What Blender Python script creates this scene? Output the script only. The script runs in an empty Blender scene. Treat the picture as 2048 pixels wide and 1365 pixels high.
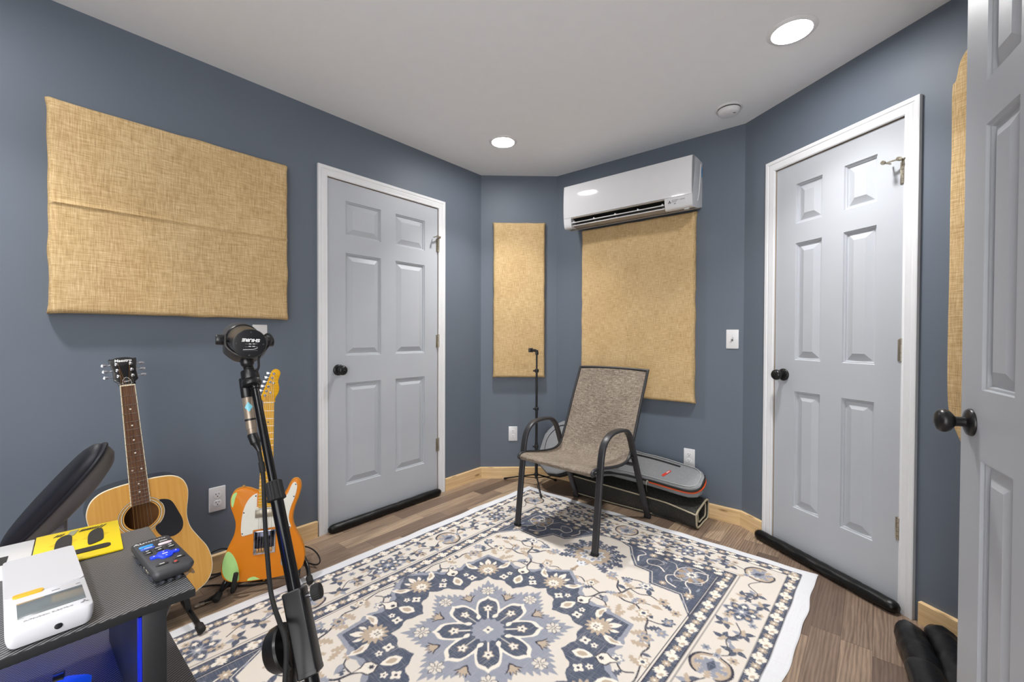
import bpy, bmesh, math, random
import numpy as np
from mathutils import Vector, Matrix
from mathutils import noise as mnoise

random.seed(7)
sc = bpy.context.scene
COL = sc.collection
PI = math.pi
V = Vector

# ------------------------------------------------------------------ room plan (metres, camera stands over the origin)
P1, P2, P3 = V((-.2499, 3.4512, 0)), V((.3561, 3.4675, 0)), V((1.3963, 2.6000, 0))
DL, DR = V((-.6461, -.7632, 0)).normalized(), V((.2649, -.9643, 0)).normalized()
H = 2.4218


def frame(o, x):
    """x runs to the viewer's right along a wall, y goes into the wall, z is up"""
    x = V(x).normalized()
    y = V((-x.y, x.x, 0))
    m = Matrix(((x.x, y.x, 0, o[0]), (x.y, y.y, 0, o[1]), (0, 0, 1, o[2] if len(o) > 2 else 0), (0, 0, 0, 1)))
    return m


ML = frame(P1, -DL)
MD = frame(P1, P2 - P1)
MB = frame(P2, P3 - P2)
MR = frame(P3, DR)
I4 = Matrix.Identity(4)


# ------------------------------------------------------------------ materials
def S(r, g, b):
    def f(c):
        c /= 255.
        return c / 12.92 if c <= .04045 else ((c + .055) / 1.055) ** 2.4
    return (f(r), f(g), f(b), 1.)


class NT:
    def __init__(s, name):
        s.m = bpy.data.materials.new(name)
        s.m.use_nodes = True
        s.t = s.m.node_tree
        s.b = s.t.nodes['Principled BSDF']
        s.co = None

    def add(s, typ, **kw):
        n = s.t.nodes.new(typ)
        for k, v in kw.items():
            setattr(n, k, v)
        return n

    def put(s, sock, val):
        if isinstance(val, bpy.types.NodeSocket):
            s.t.links.new(val, sock)
        else:
            sock.default_value = val

    def coords(s):
        if s.co is None:
            s.co = s.add('ShaderNodeTexCoord').outputs['Object']
        return s.co

    def mapped(s, scale=(1, 1, 1), rot=(0, 0, 0), loc=(0, 0, 0), vec=None):
        n = s.add('ShaderNodeMapping')
        s.put(n.inputs['Vector'], vec or s.coords())
        n.inputs['Scale'].default_value = scale
        n.inputs['Rotation'].default_value = rot
        n.inputs['Location'].default_value = loc
        return n.outputs[0]

    def noise(s, vec, scale=1., detail=3., rough=.55):
        n = s.add('ShaderNodeTexNoise')
        s.put(n.inputs['Vector'], vec)
        n.inputs['Scale'].default_value = scale
        n.inputs['Detail'].default_value = detail
        n.inputs['Roughness'].default_value = rough
        return n.outputs[0]

    def math(s, op, a, b=0., c=0., clamp=False):
        n = s.add('ShaderNodeMath', operation=op, use_clamp=clamp)
        s.put(n.inputs[0], a)
        s.put(n.inputs[1], b)
        if len(n.inputs) > 2:
            s.put(n.inputs[2], c)
        return n.outputs[0]

    def ramp(s, fac, stops):
        n = s.add('ShaderNodeValToRGB')
        s.put(n.inputs[0], fac)
        e = n.color_ramp.elements
        while len(e) < len(stops):
            e.new(.5)
        for q, (p, c) in zip(e, stops):
            q.position = p
            q.color = c
        return n.outputs[0]

    def mix(s, fac, a, b, blend='MIX'):
        n = s.add('ShaderNodeMix', data_type='RGBA', blend_type=blend)
        s.put(n.inputs[0], fac)
        s.put(n.inputs[6], a)
        s.put(n.inputs[7], b)
        return n.outputs[2]

    def bump(s, height, strength=.3, dist=.002):
        n = s.add('ShaderNodeBump')
        n.inputs['Strength'].default_value = strength
        n.inputs['Distance'].default_value = dist
        s.put(n.inputs['Height'], height)
        s.put(s.b.inputs['Normal'], n.outputs[0])

    def set(s, color=None, rough=None, metal=None, spec=None, coat=None, sheen=None):
        for k, v in (('Base Color', color), ('Roughness', rough), ('Metallic', metal), ('Specular IOR Level', spec),
                     ('Coat Weight', coat), ('Sheen Weight', sheen)):
            if v is not None:
                s.put(s.b.inputs[k], v)
        return s.m


def plain(name, c, rough=.5, metal=0., var=.06, vs=14., bump=0., bs=300., coat=0., spec=.5, sheen=0.):
    n = NT(name)
    col = c
    if var:
        f = n.noise(n.coords(), vs, 3)
        d = tuple(x * (1 - var) for x in c[:3]) + (1,)
        l = tuple(min(1, x * (1 + var)) for x in c[:3]) + (1,)
        col = n.ramp(f, [(.3, d), (.7, l)])
    n.set(col, rough, metal, spec, coat, sheen)
    if bump:
        n.bump(n.noise(n.coords(), bs, 2), bump, .001)
    return n.m


def weave(name, dark, mid, light, fx, fy, axes=(0, 2), rough=.9, bump=.4, thread=700., lo=.38, hi=.62):
    """coarse cloth: slubby threads running along both axes of the piece"""
    n = NT(name)
    a = [60., 60., 60.]
    b = [60., 60., 60.]
    a[axes[0]], a[axes[1]] = fx, fy
    b[axes[0]], b[axes[1]] = fy, fx
    f1 = n.noise(n.mapped(a), 1., 3, .6)
    f2 = n.noise(n.mapped(b), 1., 3, .6)
    f3 = n.noise(n.coords(), 5., 2)
    f = n.math('ADD', n.math('MULTIPLY', f1, .5), n.math('MULTIPLY', f2, .5))
    f = n.math('ADD', f, n.math('MULTIPLY', n.math('SUBTRACT', f3, .5), .12))
    col = n.ramp(f, [(lo, dark), (.5, mid), (hi, light)])
    n.set(col, rough, 0., .2)
    w = [thread, thread, thread]
    h = n.math('ADD', f, n.math('MULTIPLY', n.noise(n.mapped((thread,) * 3), 1., 1), .4))
    n.bump(h, bump, .0015)
    return n.m


def make_floor_mat():
    n = NT('laminate_planks')
    sx = n.add('ShaderNodeSeparateXYZ')
    n.put(sx.inputs[0], n.coords())
    x, y = sx.outputs[0], sx.outputs[1]
    yr = n.math('DIVIDE', y, .0936)
    row = n.math('FLOOR', yr)
    wn = n.add('ShaderNodeTexWhiteNoise', noise_dimensions='1D')
    n.put(wn.inputs['W'], row)
    xs = n.math('ADD', n.math('DIVIDE', x, .52), n.math('MULTIPLY', wn.outputs[0], 7.))
    colm = n.math('FLOOR', xs)
    wn2 = n.add('ShaderNodeTexWhiteNoise', noise_dimensions='2D')
    cb = n.add('ShaderNodeCombineXYZ')
    n.put(cb.inputs[0], row)
    n.put(cb.inputs[1], colm)
    n.put(wn2.inputs['Vector'], cb.outputs[0])
    rnd = wn2.outputs[0]
    base = n.ramp(rnd, [(0., S(104, 88, 77)), (.25, S(130, 110, 95)), (.55, S(154, 132, 113)), (.8, S(172, 148, 125)), (1., S(198, 173, 145))])
    # grain runs along the plank, shifted from plank to plank
    off = n.add('ShaderNodeCombineXYZ')
    n.put(off.inputs[0], n.math('MULTIPLY', rnd, 37.))
    n.put(off.inputs[1], n.math('MULTIPLY', rnd, 11.))
    va = n.add('ShaderNodeVectorMath', operation='ADD')
    n.put(va.inputs[0], n.coords())
    n.put(va.inputs[1], off.outputs[0])
    g1 = n.noise(n.mapped((5., 75., 1.), vec=va.outputs[0]), 1., 5, .65)
    g2 = n.noise(n.mapped((2.2, 14., 1.), vec=va.outputs[0]), 1., 3, .6)
    wv = n.add('ShaderNodeTexWave', wave_type='BANDS', bands_direction='Y')
    n.put(wv.inputs['Vector'], n.mapped((1.6, 16., 1.), vec=va.outputs[0]))
    wv.inputs['Scale'].default_value = 1.6
    wv.inputs['Distortion'].default_value = 9.
    wv.inputs['Detail'].default_value = 3.
    g = n.math('ADD', n.math('MULTIPLY', g1, .55), n.math('ADD', n.math('MULTIPLY', g2, .35), n.math('MULTIPLY', wv.outputs[1], .18)))
    col = n.mix(n.math('ADD', .35, n.math('MULTIPLY', n.math('SUBTRACT', g, .40), 2.2), clamp=True), S(84, 67, 57), base)
    # joints
    fy = n.math('FRACT', yr)
    fx = n.math('FRACT', xs)
    ey = n.math('MINIMUM', fy, n.math('SUBTRACT', 1., fy))
    ex = n.math('MULTIPLY', n.math('MINIMUM', fx, n.math('SUBTRACT', 1., fx)), 5.5)
    e = n.math('MINIMUM', ey, ex)
    jt = n.math('LESS_THAN', e, .014)
    col = n.mix(n.math('MULTIPLY', jt, .45), col, S(58, 47, 40))
    n.set(col, n.math('ADD', n.math('MULTIPLY', g, .15), .36), 0., .4)
    n.bump(n.math('SUBTRACT', g, n.math('MULTIPLY', jt, .6)), .12, .001)
    return n.m


def make_pine():
    n = NT('bare_pine')
    g = n.noise(n.mapped((3., 60., 60.)), 1., 4, .6)
    col = n.ramp(g, [(.3, S(206, 170, 120)), (.55, S(228, 196, 148)), (.75, S(236, 210, 168))])
    vo = n.add('ShaderNodeTexVoronoi', feature='F1')
    n.put(vo.inputs['Vector'], n.mapped((3.2, 12., 12.)))
    vo.inputs['Scale'].default_value = 1.
    k = n.math('SUBTRACT', 1., n.math('MULTIPLY', n.math('SUBTRACT', vo.outputs['Distance'], .05), 14.), clamp=True)
    col = n.mix(n.math('MULTIPLY', k, .75), col, S(128, 88, 50))
    return n.set(col, .6, 0., .3)


def make_carbon(name, lo, hi, ang, freq=300.):
    n = NT(name)
    w = n.add('ShaderNodeTexWave', wave_type='BANDS', bands_direction='X')
    n.put(w.inputs['Vector'], n.mapped((1, 1, 1), (0, 0, ang)))
    w.inputs['Scale'].default_value = freq
    w2 = n.add('ShaderNodeTexWave', wave_type='BANDS', bands_direction='X')
    n.put(w2.inputs['Vector'], n.mapped((1, 1, 1), (0, 0, ang + PI / 2)))
    w2.inputs['Scale'].default_value = freq
    f = n.math('MULTIPLY', w.outputs[1], n.math('ADD', n.math('MULTIPLY', w2.outputs[1], .25), .75))
    col = n.ramp(f, [(.1, lo), (.8, hi)])
    n.set(col, .35, 0., .5)
    n.bump(f, .25, .0006)
    return n.m


def make_wood_top(name, dark, light, axis=2, f=90., coat=.4):
    n = NT(name)
    sc3 = [f, f, f]
    sc3[axis] = 2.5
    g = n.noise(n.mapped(sc3), 1., 3, .5)
    g2 = n.noise(n.mapped((6, 6, 2)), 1., 2)
    col = n.ramp(n.math('ADD', n.math('MULTIPLY', g, .6), n.math('MULTIPLY', g2, .4)), [(.35, dark), (.65, light)])
    return n.set(col, .5, 0., .2, coat=coat * .4)


def emit(name, c, s):
    n = NT(name)
    n.set(c, .4)
    n.put(n.b.inputs['Emission Color'], c)
    n.b.inputs['Emission Strength'].default_value = s
    return n.m


M = {}
M['wall'] = plain('slate_blue_paint', S(101, 110, 122), .5, var=.02, vs=3, bump=.04, bs=500, spec=.35)
M['ceiling'] = plain('ceiling_white', S(236, 237, 240), .85, var=.01, bump=.03, bs=300, spec=.2)
M['floor'] = make_floor_mat()
M['pine'] = make_pine()
M['white_trim'] = plain('white_trim_paint', S(226, 227, 230), .35, var=.015, bump=.03, bs=60)
def make_door_paint():
    n = NT('pale_grey_door_paint')
    f = n.noise(n.coords(), 3., 2)
    n.set(n.ramp(f, [(.3, S(176, 180, 187)), (.7, S(181, 185, 191))]), .42, 0., .45)
    n.bump(n.noise(n.mapped((25., 25., 180.)), 1., 3), .16, .001)
    return n.m
M['door'] = make_door_paint()
M['jamb_wood'] = plain('bare_jamb_wood', S(170, 140, 105), .7)
M['black_metal'] = plain('oil_rubbed_black', S(30, 29, 30), .32, metal=.25, var=.1)
M['nickel'] = plain('satin_nickel', S(176, 168, 152), .3, metal=.95, var=.08)
M['chrome'] = plain('chrome', S(190, 190, 196), .16, metal=1., var=.02)
M['burlap'] = weave('burlap', S(156, 127, 87), S(196, 167, 121), S(226, 201, 160), 20., 460., lo=.33, hi=.67)
M['plush'] = plain('black_plush', S(10, 10, 11), .38, var=.4, vs=40, bump=.6, bs=90, spec=.35)
M['white_plastic'] = plain('white_plastic', S(226, 226, 228), .3, var=.01)
M['gloss_white'] = plain('glossy_white_plastic', S(214, 214, 217), .08, var=.01, coat=.6)
M['grey_plastic'] = plain('warm_grey_plastic', S(150, 142, 132), .45, var=.03)
M['dark_slot'] = plain('dark_slot', S(22, 22, 22), .6, var=.1)
M['lens'] = emit('lit_lens', (1., .988, .97, 1), 66.)
M['powder_black'] = plain('powder_coat_black', S(44, 44, 47), .38, var=.08, bump=.06, bs=600)
M['satin_black'] = plain('satin_black', S(24, 24, 26), .33, var=.1)
M['rubber'] = plain('black_rubber', S(26, 26, 27), .7, var=.12, bump=.1, bs=300)
M['sling'] = weave('sling_mesh', S(86, 76, 66), S(127, 115, 103), S(172, 160, 145), 34., 640., axes=(0, 1), rough=.75, bump=.25, lo=.36, hi=.64)
M['foam'] = plain('dark_foam', S(66, 66, 68), .95, var=.3, vs=600, bump=.9, bs=700)
M['print_white'] = plain('white_print', S(225, 225, 225), .5, var=0)
M['print_grey'] = plain('grey_print', S(120, 120, 125), .5, var=0)
M['print_faint'] = plain('faint_print', S(168, 168, 172), .5, var=0)
M['print_black'] = plain('black_print', S(25, 25, 25), .5, var=0)
# ------------------------------------------------------------------ mesh builder (vertices given in the frame g.M, stored in world space)
def cr(pts, n=8, closed=False):
    """Catmull-Rom through the points"""
    p = [V(q) for q in pts]
    out = []
    m = len(p)
    rng = range(m if closed else m - 1)
    for i in rng:
        a, b = p[i], p[(i + 1) % m]
        z = p[(i - 1) % m] if (closed or i > 0) else a * 2 - b
        d = p[(i + 2) % m] if (closed or i + 2 < m) else b * 2 - a
        for k in range(n):
            t = k / n
            out.append(.5 * ((2 * b - 2 * a) * 0 + 2 * a + (b - z) * t + (2 * z - 5 * a + 4 * b - d) * t * t + (3 * a - z - 3 * b + d) * t ** 3))
    if not closed:
        out.append(p[-1])
    return out


def cr2(pts, n=8, closed=True):
    return [(q.x, q.y) for q in cr([(a, b, 0) for a, b in pts], n, closed)]


class G:
    def __init__(s, Mx=None):
        s.M = Mx if Mx is not None else I4
        s.v, s.f = [], []

    def add(s, vs, fs, Mx=None):
        m = s.M if Mx is None else s.M @ Mx
        b = len(s.v)
        s.v += [m @ V(q) for q in vs]
        s.f += [tuple(b + i for i in f) for f in fs]
        return s

    def bm(s, bm, Mx=None):
        bm.verts.index_update()
        s.add([v.co for v in bm.verts], [[v.index for v in f.verts] for f in bm.faces], Mx)
        bm.free()
        return s

    def box(s, x0, x1, y0, y1, z0, z1, bev=0., seg=2, Mx=None):
        bm = bmesh.new()
        bmesh.ops.create_cube(bm, size=1.)
        for v in bm.verts:
            v.co = V(((x0 + x1) / 2 + v.co.x * (x1 - x0), (y0 + y1) / 2 + v.co.y * (y1 - y0), (z0 + z1) / 2 + v.co.z * (z1 - z0)))
        if bev:
            bmesh.ops.bevel(bm, geom=bm.edges[:], offset=bev, segments=seg, profile=.5, affect='EDGES')
        return s.bm(bm, Mx)

    def loft(s, rings, closed=True, caps=True, loop=False):
        n = len(rings[0])
        vs = [q for r in rings for q in r]
        fs = []
        k = len(rings)
        for i in range(k if loop else k - 1):
            a, b = i * n, ((i + 1) % k) * n
            for j in range(n if closed else n - 1):
                j2 = (j + 1) % n
                fs.append((a + j, a + j2, b + j2, b + j))
        if caps and not loop:
            fs.append(tuple(range(n))[::-1])
            fs.append(tuple((k - 1) * n + j for j in range(n)))
        return s.add(vs, fs)

    def frames(s, pts, up=None, closed=False):
        p = [V(q) for q in pts]
        m = len(p)
        T = []
        for i in range(m):
            if closed:
                t = p[(i + 1) % m] - p[i - 1]
            else:
                t = p[min(i + 1, m - 1)] - p[max(i - 1, 0)]
            T.append(t.normalized())
        N = []
        if up is None:
            u = V((0, 0, 1)) if abs(T[0].z) < .9 else V((1, 0, 0))
        else:
            u = V(up(0) if callable(up) else up)
        n = (u - T[0] * u.dot(T[0])).normalized()
        for i in range(m):
            if up is not None:
                uu = V(up(i) if callable(up) else up)
                n2 = uu - T[i] * uu.dot(T[i])
                if n2.length > 1e-4:
                    n = n2.normalized()
            else:
                n = (n - T[i] * n.dot(T[i])).normalized()
            N.append(n)
        return p, T, N

    def tube(s, pts, r, seg=10, up=None, closed=False, caps=True):
        p, T, N = s.frames(pts, up, closed)
        R = []
        for i in range(len(p)):
            b = T[i].cross(N[i])
            rr = r(i / max(1, len(p) - 1)) if callable(r) else r
            R.append([p[i] + (N[i] * math.cos(2 * PI * k / seg) + b * math.sin(2 * PI * k / seg)) * rr for k in range(seg)])
        return s.loft(R, True, caps, closed)

    def sweep(s, pts, prof, up, closed=False, caps=True):
        """prof: list of (a, b): a along T x up, b along up"""
        p, T, N = s.frames(pts, up, closed)
        R = []
        for i in range(len(p)):
            b = T[i].cross(N[i])
            pr = prof(i / max(1, len(p) - 1)) if callable(prof) else prof
            R.append([p[i] + b * x + N[i] * y for x, y in pr])
        return s.loft(R, True, caps, closed)

    def cyl(s, a, b, r, r2=None, seg=20, caps=True):
        a, b = V(a), V(b)
        t = (b - a).normalized()
        u = V((0, 0, 1)) if abs(t.z) < .9 else V((1, 0, 0))
        n = (u - t * u.dot(t)).normalized()
        c = t.cross(n)
        r2 = r if r2 is None else r2
        return s.loft([[p + (n * math.cos(2 * PI * k / seg) + c * math.sin(2 * PI * k / seg)) * q for k in range(seg)] for p, q in ((a, r), (b, r2))])

    def lathe(s, o, ax, prof, seg=28, caps=True):
        """prof: (distance along ax, radius)"""
        o, t = V(o), V(ax).normalized()
        u = V((0, 0, 1)) if abs(t.z) < .9 else V((1, 0, 0))
        n = (u - t * u.dot(t)).normalized()
        c = t.cross(n)
        return s.loft([[o + t * d + (n * math.cos(2 * PI * k / seg) + c * math.sin(2 * PI * k / seg)) * max(q, 1e-5) for k in range(seg)] for d, q in prof], True, caps)

    def prism(s, ol, y0, y1, bev=0., seg=3, Mx=None, front=True):
        """outline (x, z) pushed along y from y0 (front) to y1; rounded front and back edges"""
        n = len(ol)
        if sum(ol[i][0] * ol[(i + 1) % n][1] - ol[(i + 1) % n][0] * ol[i][1] for i in range(n)) < 0:
            ol = ol[::-1]

        def inset(d):
            if d <= 0:
                return list(ol)
            o = []
            for i in range(n):
                a, b, c = V(ol[i - 1]).to_2d(), V(ol[i]).to_2d(), V(ol[(i + 1) % n]).to_2d()
                e1, e2 = (b - a), (c - b)
                if e1.length < 1e-9 or e2.length < 1e-9:
                    o.append(ol[i])
                    continue
                e1.normalize()
                e2.normalize()
                nn = V((-e1.y - e2.y, e1.x + e2.x)).to_2d()
                l = nn.length
                if l < 1e-6:
                    o.append(ol[i])
                    continue
                k = min(2. / l / l, 2.2) if l > .3 else 1.
                o.append((b.x + nn.x * d * k, b.y + nn.y * d * k))
            return o
        R = []
        if bev:
            for k in range(seg + 1):
                a = PI / 2 * k / seg
                R.append((bev * (1 - math.sin(a)), y0 + bev * (1 - math.cos(a))))
            R2 = [(d, y1 - (y - y0)) for d, y in R][::-1]
            R += R2
        else:
            R = [(0, y0), (0, y1)]
        rings = [[(x, y, z) for x, z in inset(d)] for d, y in R]
        vs = [q for r in rings for q in r]
        fs = []
        for i in range(len(rings) - 1):
            for j in range(n):
                j2 = (j + 1) % n
                fs.append((i * n + j, i * n + j2, (i + 1) * n + j2, (i + 1) * n + j))
        fs.append(tuple(range(n))[::-1])
        fs.append(tuple((len(rings) - 1) * n + j for j in range(n)))
        return s.add(vs, fs, Mx)

    def plate(s, ol, y, Mx=None):
        return s.add([(x, y, z) for x, z in ol], [tuple(range(len(ol)))], Mx)

    def grid(s, fn, nu, nv, Mx=None):
        vs = [fn(i / nu, j / nv) for j in range(nv + 1) for i in range(nu + 1)]
        w = nu + 1
        return s.add(vs, [(j * w + i, j * w + i + 1, (j + 1) * w + i + 1, (j + 1) * w + i) for j in range(nv) for i in range(nu)], Mx)

    def obj(s, name, mat, parent=None, ang=38., origin=None):
        me = bpy.data.meshes.new(name)
        inv = None
        if parent is not None:
            inv = wm(parent).inverted()
        elif origin is not None:
            inv = (origin if isinstance(origin, Matrix) else Matrix.Translation(V(origin))).inverted()
        vs = [inv @ q for q in s.v] if inv is not None else s.v
        me.from_pydata([tuple(q) for q in vs], [], s.f)
        bm = bmesh.new()
        bm.from_mesh(me)
        bmesh.ops.remove_doubles(bm, verts=bm.verts[:], dist=1e-6)
        bmesh.ops.recalc_face_normals(bm, faces=bm.faces[:])
        lim = math.radians(ang)
        for f in bm.faces:
            f.smooth = True
        for e in bm.edges:
            e.smooth = not (len(e.link_faces) == 2 and e.calc_face_angle(0.) > lim)
        bm.to_mesh(me)
        bm.free()
        me.materials.append(M[mat] if isinstance(mat, str) else mat)
        o = bpy.data.objects.new(name, me)
        COL.objects.link(o)
        if parent is not None:
            o.parent = parent
        elif origin is not None:
            o.matrix_world = origin if isinstance(origin, Matrix) else Matrix.Translation(V(origin))
        return o


_wm = {}


def wm(o):
    while o.parent is not None:
        o = o.parent
    return _wm.get(o.name, o.matrix_basis.copy())


def tag(o, label, cat=None, group=None, kind=None):
    o['label'] = label
    if cat:
        o['category'] = cat
    if group:
        o['group'] = group
    if kind:
        o['kind'] = kind
    return o


def root(name, mx, label, cat, group=None, kind=None):
    o = bpy.data.objects.new(name, None)
    COL.objects.link(o)
    m = mx.copy() if isinstance(mx, Matrix) else Matrix.Translation(V(tuple(mx)))
    o.matrix_world = m
    o.empty_display_size = .05
    _wm[o.name] = m
    return tag(o, label, cat, group, kind)


def text(body, size, mx, mat, parent, name='lettering', ext=.0003, shear=0., sx=1., bold=0.):
    cu = bpy.data.curves.new('t', 'FONT')
    cu.body = body
    cu.size = size
    cu.align_x = 'CENTER'
    cu.align_y = 'CENTER'
    cu.extrude = ext
    cu.shear = shear
    cu.offset = bold
    cu.resolution_u = 3
    t = bpy.data.objects.new('t', cu)
    me = bpy.data.meshes.new_from_object(t)
    bpy.data.objects.remove(t)
    bpy.data.curves.remove(cu)
    me.transform(wm(parent).inverted() @ mx @ Matrix.Diagonal((sx, 1, 1, 1)))
    me.materials.clear()
    me.materials.append(M[mat])
    me.name = name
    o = bpy.data.objects.new(name, me)
    COL.objects.link(o)
    o.parent = parent
    return o


def T(x, y, z):
    return Matrix.Translation((x, y, z))


def RX(a):
    return Matrix.Rotation(a, 4, 'X')


def RY(a):
    return Matrix.Rotation(a, 4, 'Y')


def RZ(a):
    return Matrix.Rotation(a, 4, 'Z')


FACE = RX(PI / 2)          # text lying in x-z, facing -y


def ring2(fn, n):
    return [fn(2 * PI * k / n) for k in range(n)]


def rrect(x0, x1, z0, z1, r, n=5):
    o = []
    for cx, cz, a0 in ((x1 - r, z1 - r, 0), (x0 + r, z1 - r, 90), (x0 + r, z0 + r, 180), (x1 - r, z0 + r, 270)):
        for k in range(n + 1):
            a = math.radians(a0 + 90 * k / n)
            o.append((cx + r * math.cos(a), cz + r * math.sin(a)))
    return o


# ------------------------------------------------------------------ camera
cam = bpy.data.cameras.new('camera')
cam.sensor_width = 36.
cam.lens = 862. / 2048 * 36
cam.clip_start = .02
co = bpy.data.objects.new('camera', cam)
COL.objects.link(co)
co.matrix_world = T(0, 0, 1.1454) @ RX(math.radians(90 - .7274)) @ RZ(math.radians(.19))
sc.camera = co
sc.view_settings.view_transform = 'Standard'
sc.view_settings.look = 'None'
sc.view_settings.gamma = 1.
sc.view_settings.exposure = 1.05
sc.view_settings.use_curve_mapping = False
w = bpy.data.worlds.new('world')
sc.world = w
w.use_nodes = True
w.node_tree.nodes['Background'].inputs[0].default_value = (1., .99, .975, 1)
w.node_tree.nodes['Background'].inputs[1].default_value = 2.9

# ------------------------------------------------------------------ room shell
PQ = P3 + DR * 1.75
HG = V((.87, .55, 0))
H2, H3 = V((.66, -.8, 0)), V((-1.5, -.95, 0))
LE = P1 + DL * 4.3
poly = [P1, P2, P3, PQ, HG, H2, H3, LE]


def wall(name, Mx, x0, x1, label, hole=None):
    g = G(Mx)
    if hole:
        a, b, zt = hole
        for p in ((x0, a, 0, H), (b, x1, 0, H), (a, b, zt, H)):
            g.box(p[0], p[1], 0, .1, p[2], p[3])
    else:
        g.box(x0, x1, 0, .1, 0, H)
    o = g.obj(name, 'wall', origin=Mx)
    return tag(o, label, 'wall', kind='structure')


wall('wall_left', ML, -4.3, 0, 'long slate blue wall carrying the wide burlap panel and guitars', (-1.2665, -.440, 2.064))
wall('wall_corner', MD, 0, (P2 - P1).length, 'narrow slate blue wall behind the slim tall burlap panel')
wall('wall_back', MB, 0, (P3 - P2).length, 'slate blue wall under the white air conditioner')
wall('wall_right', MR, 0, 1.75, 'slate blue wall around the right-hand closed door', (.2175, .846, 2.064))
for nm, a, b, lb in (('wall_front', PQ, HG, 'short blue wall behind the open door'), ('wall_entry', HG, H2, 'blue wall beside the doorway'),
                     ('wall_rear', H2, H3, 'unseen blue wall at the rear with a wide opening added to let in fill light'), ('wall_side', H3, LE, 'blue wall at the far end of the room')):
    wall(nm, frame(a, b - a), 0, (b - a).length, lb, (.35, 1.85, 2.06) if nm == 'wall_rear' else None)  # rear opening is added so world light fills the room softly

FL = frame((0, 0, 0), -DL)
big = [p + (p - V((0, 1.2, 0))).normalized() * .16 for p in poly]
g = G()
g.prism([(p.x, -p.y) for p in big], 0, .12, Mx=Matrix(((1, 0, 0, 0), (0, 0, -1, 0), (0, -1, 0, 0), (0, 0, 0, 1))))
tag(g.obj('floor', 'floor', origin=FL), 'brown wood-look laminate plank floor', 'floor', kind='structure')
g = G()
g.prism([(p.x, -p.y) for p in big], -H - .1, -H, Mx=Matrix(((1, 0, 0, 0), (0, 0, -1, 0), (0, -1, 0, 0), (0, 0, 0, 1))))
tag(g.obj('ceiling', 'ceiling', origin=(0, 0, H)), 'smooth white ceiling with recessed lights', 'ceiling', kind='structure')


def board(name, Mx, x0, x1, label, m0=0., m1=0.):
    g = G(Mx)
    d = .018
    a = [(x0, 0), (x1, 0), (x1 - m1, -d), (x0 + m0, -d)]
    b = .003
    g.loft([[(x, y, 0) for x, y in a], [(x, y, .086) for x, y in a], [(x, y + (b if y < 0 else 0), .089) for x, y in a]])
    tag(g.obj(name, 'pine', origin=Mx @ T(x0, 0, 0)), label, 'baseboard', kind='structure')


mLD, mDB, mBR = .018 * math.tan(math.radians(24.1)), .018 * math.tan(math.radians(20.7)), .018 * math.tan(math.radians(17.4))
board('baseboard_left', ML, -.383, 0, 'bare pine baseboard between the left door and the room corner', 0, mLD)
board('baseboard_guitars', ML, -3.6, -1.329, 'bare pine baseboard behind the two guitars')
board('baseboard_corner', MD, 0, (P2 - P1).length, 'bare pine baseboard below the slim burlap panel', mLD, mDB)
board('baseboard_back', MB, 0, (P3 - P2).length, 'bare pine baseboard behind the rolled carpet', mDB, mBR)
board('baseboard_right', MR, 0, .162, 'short bare pine baseboard left of the right-hand door', mBR, 0)
board('baseboard_end', MR, .922, 1.75, 'bare pine baseboard running behind the open door')


# ------------------------------------------------------------------ doors
def door_leaf(g, x0, x1, z0, z1, y, th, cols, rows):
    xs = sorted([x0, x1] + [c for q in cols for c in q])
    zs = sorted([z0, z1] + [c for q in rows for c in q])
    for i in range(len(xs) - 1):
        for j in range(len(zs) - 1):
            a, b, c, d = xs[i], xs[i + 1], zs[j], zs[j + 1]
            if (a, b) in cols and (c, d) in rows:
                R = []
                for ins, dep in ((0, 0), (.003, .006), (.008, .007), (.011, .0135), (.016, .0135), (.043, .0035), (.0455, .002)):
                    R.append([(a + ins, y + dep, c + ins), (b - ins, y + dep, c + ins), (b - ins, y + dep, d - ins), (a + ins, y + dep, d - ins)])
                g.loft(R, True, False)
                g.add(R[-1], [(0, 1, 2, 3)])
            else:
                g.add([(a, y, c), (b, y, c), (b, y, d), (a, y, d)], [(0, 1, 2, 3)])
    for i in range(len(xs) - 1):
        for z in (z0, z1):
            g.add([(xs[i], y, z), (xs[i + 1], y, z), (xs[i + 1], y + th, z), (xs[i], y + th, z)], [(0, 1, 2, 3)])
    for j in range(len(zs) - 1):
        for x in (x0, x1):
            g.add([(x, y, zs[j]), (x, y, zs[j + 1]), (x, y + th, zs[j + 1]), (x, y + th, zs[j])], [(0, 1, 2, 3)])
    g.add([(x0, y + th, z0), (x1, y + th, z0), (x1, y + th, z1), (x0, y + th, z1)], [(0, 1, 2, 3)])


ROWS = [(.243, .857), (1.022, 1.635), (1.737, 1.944)]
CAS = [(0, 0), (0, .009), (.005, .012), (.010, .0105), (.017, .0125), (.030, .0145), (.036, .0125), (.040, .0155), (.052, .017), (.0565, .0155), (.0565, 0)]


def knob(g, g2, x, y, z, lock=False):
    """door knob pointing out of the leaf (towards -y)"""
    g.lathe((x, y, z), (0, -1, 0), [(0, .033), (.004, .033), (.008, .030), (.011, .020), (.012, .013)])
    p = [(.010, .0125), (.022, .0115), (.030, .0125), (.034, .019), (.040, .0255), (.048, .0285), (.056, .0275), (.062, .023), (.066, .014), (.067, .001)]
    g2.lathe((x, y, z), (0, -1, 0), p)
    if lock:
        g2.box(x - .008, x + .008, y - .070, y - .064, z - .003, z + .003, .001)


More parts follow.
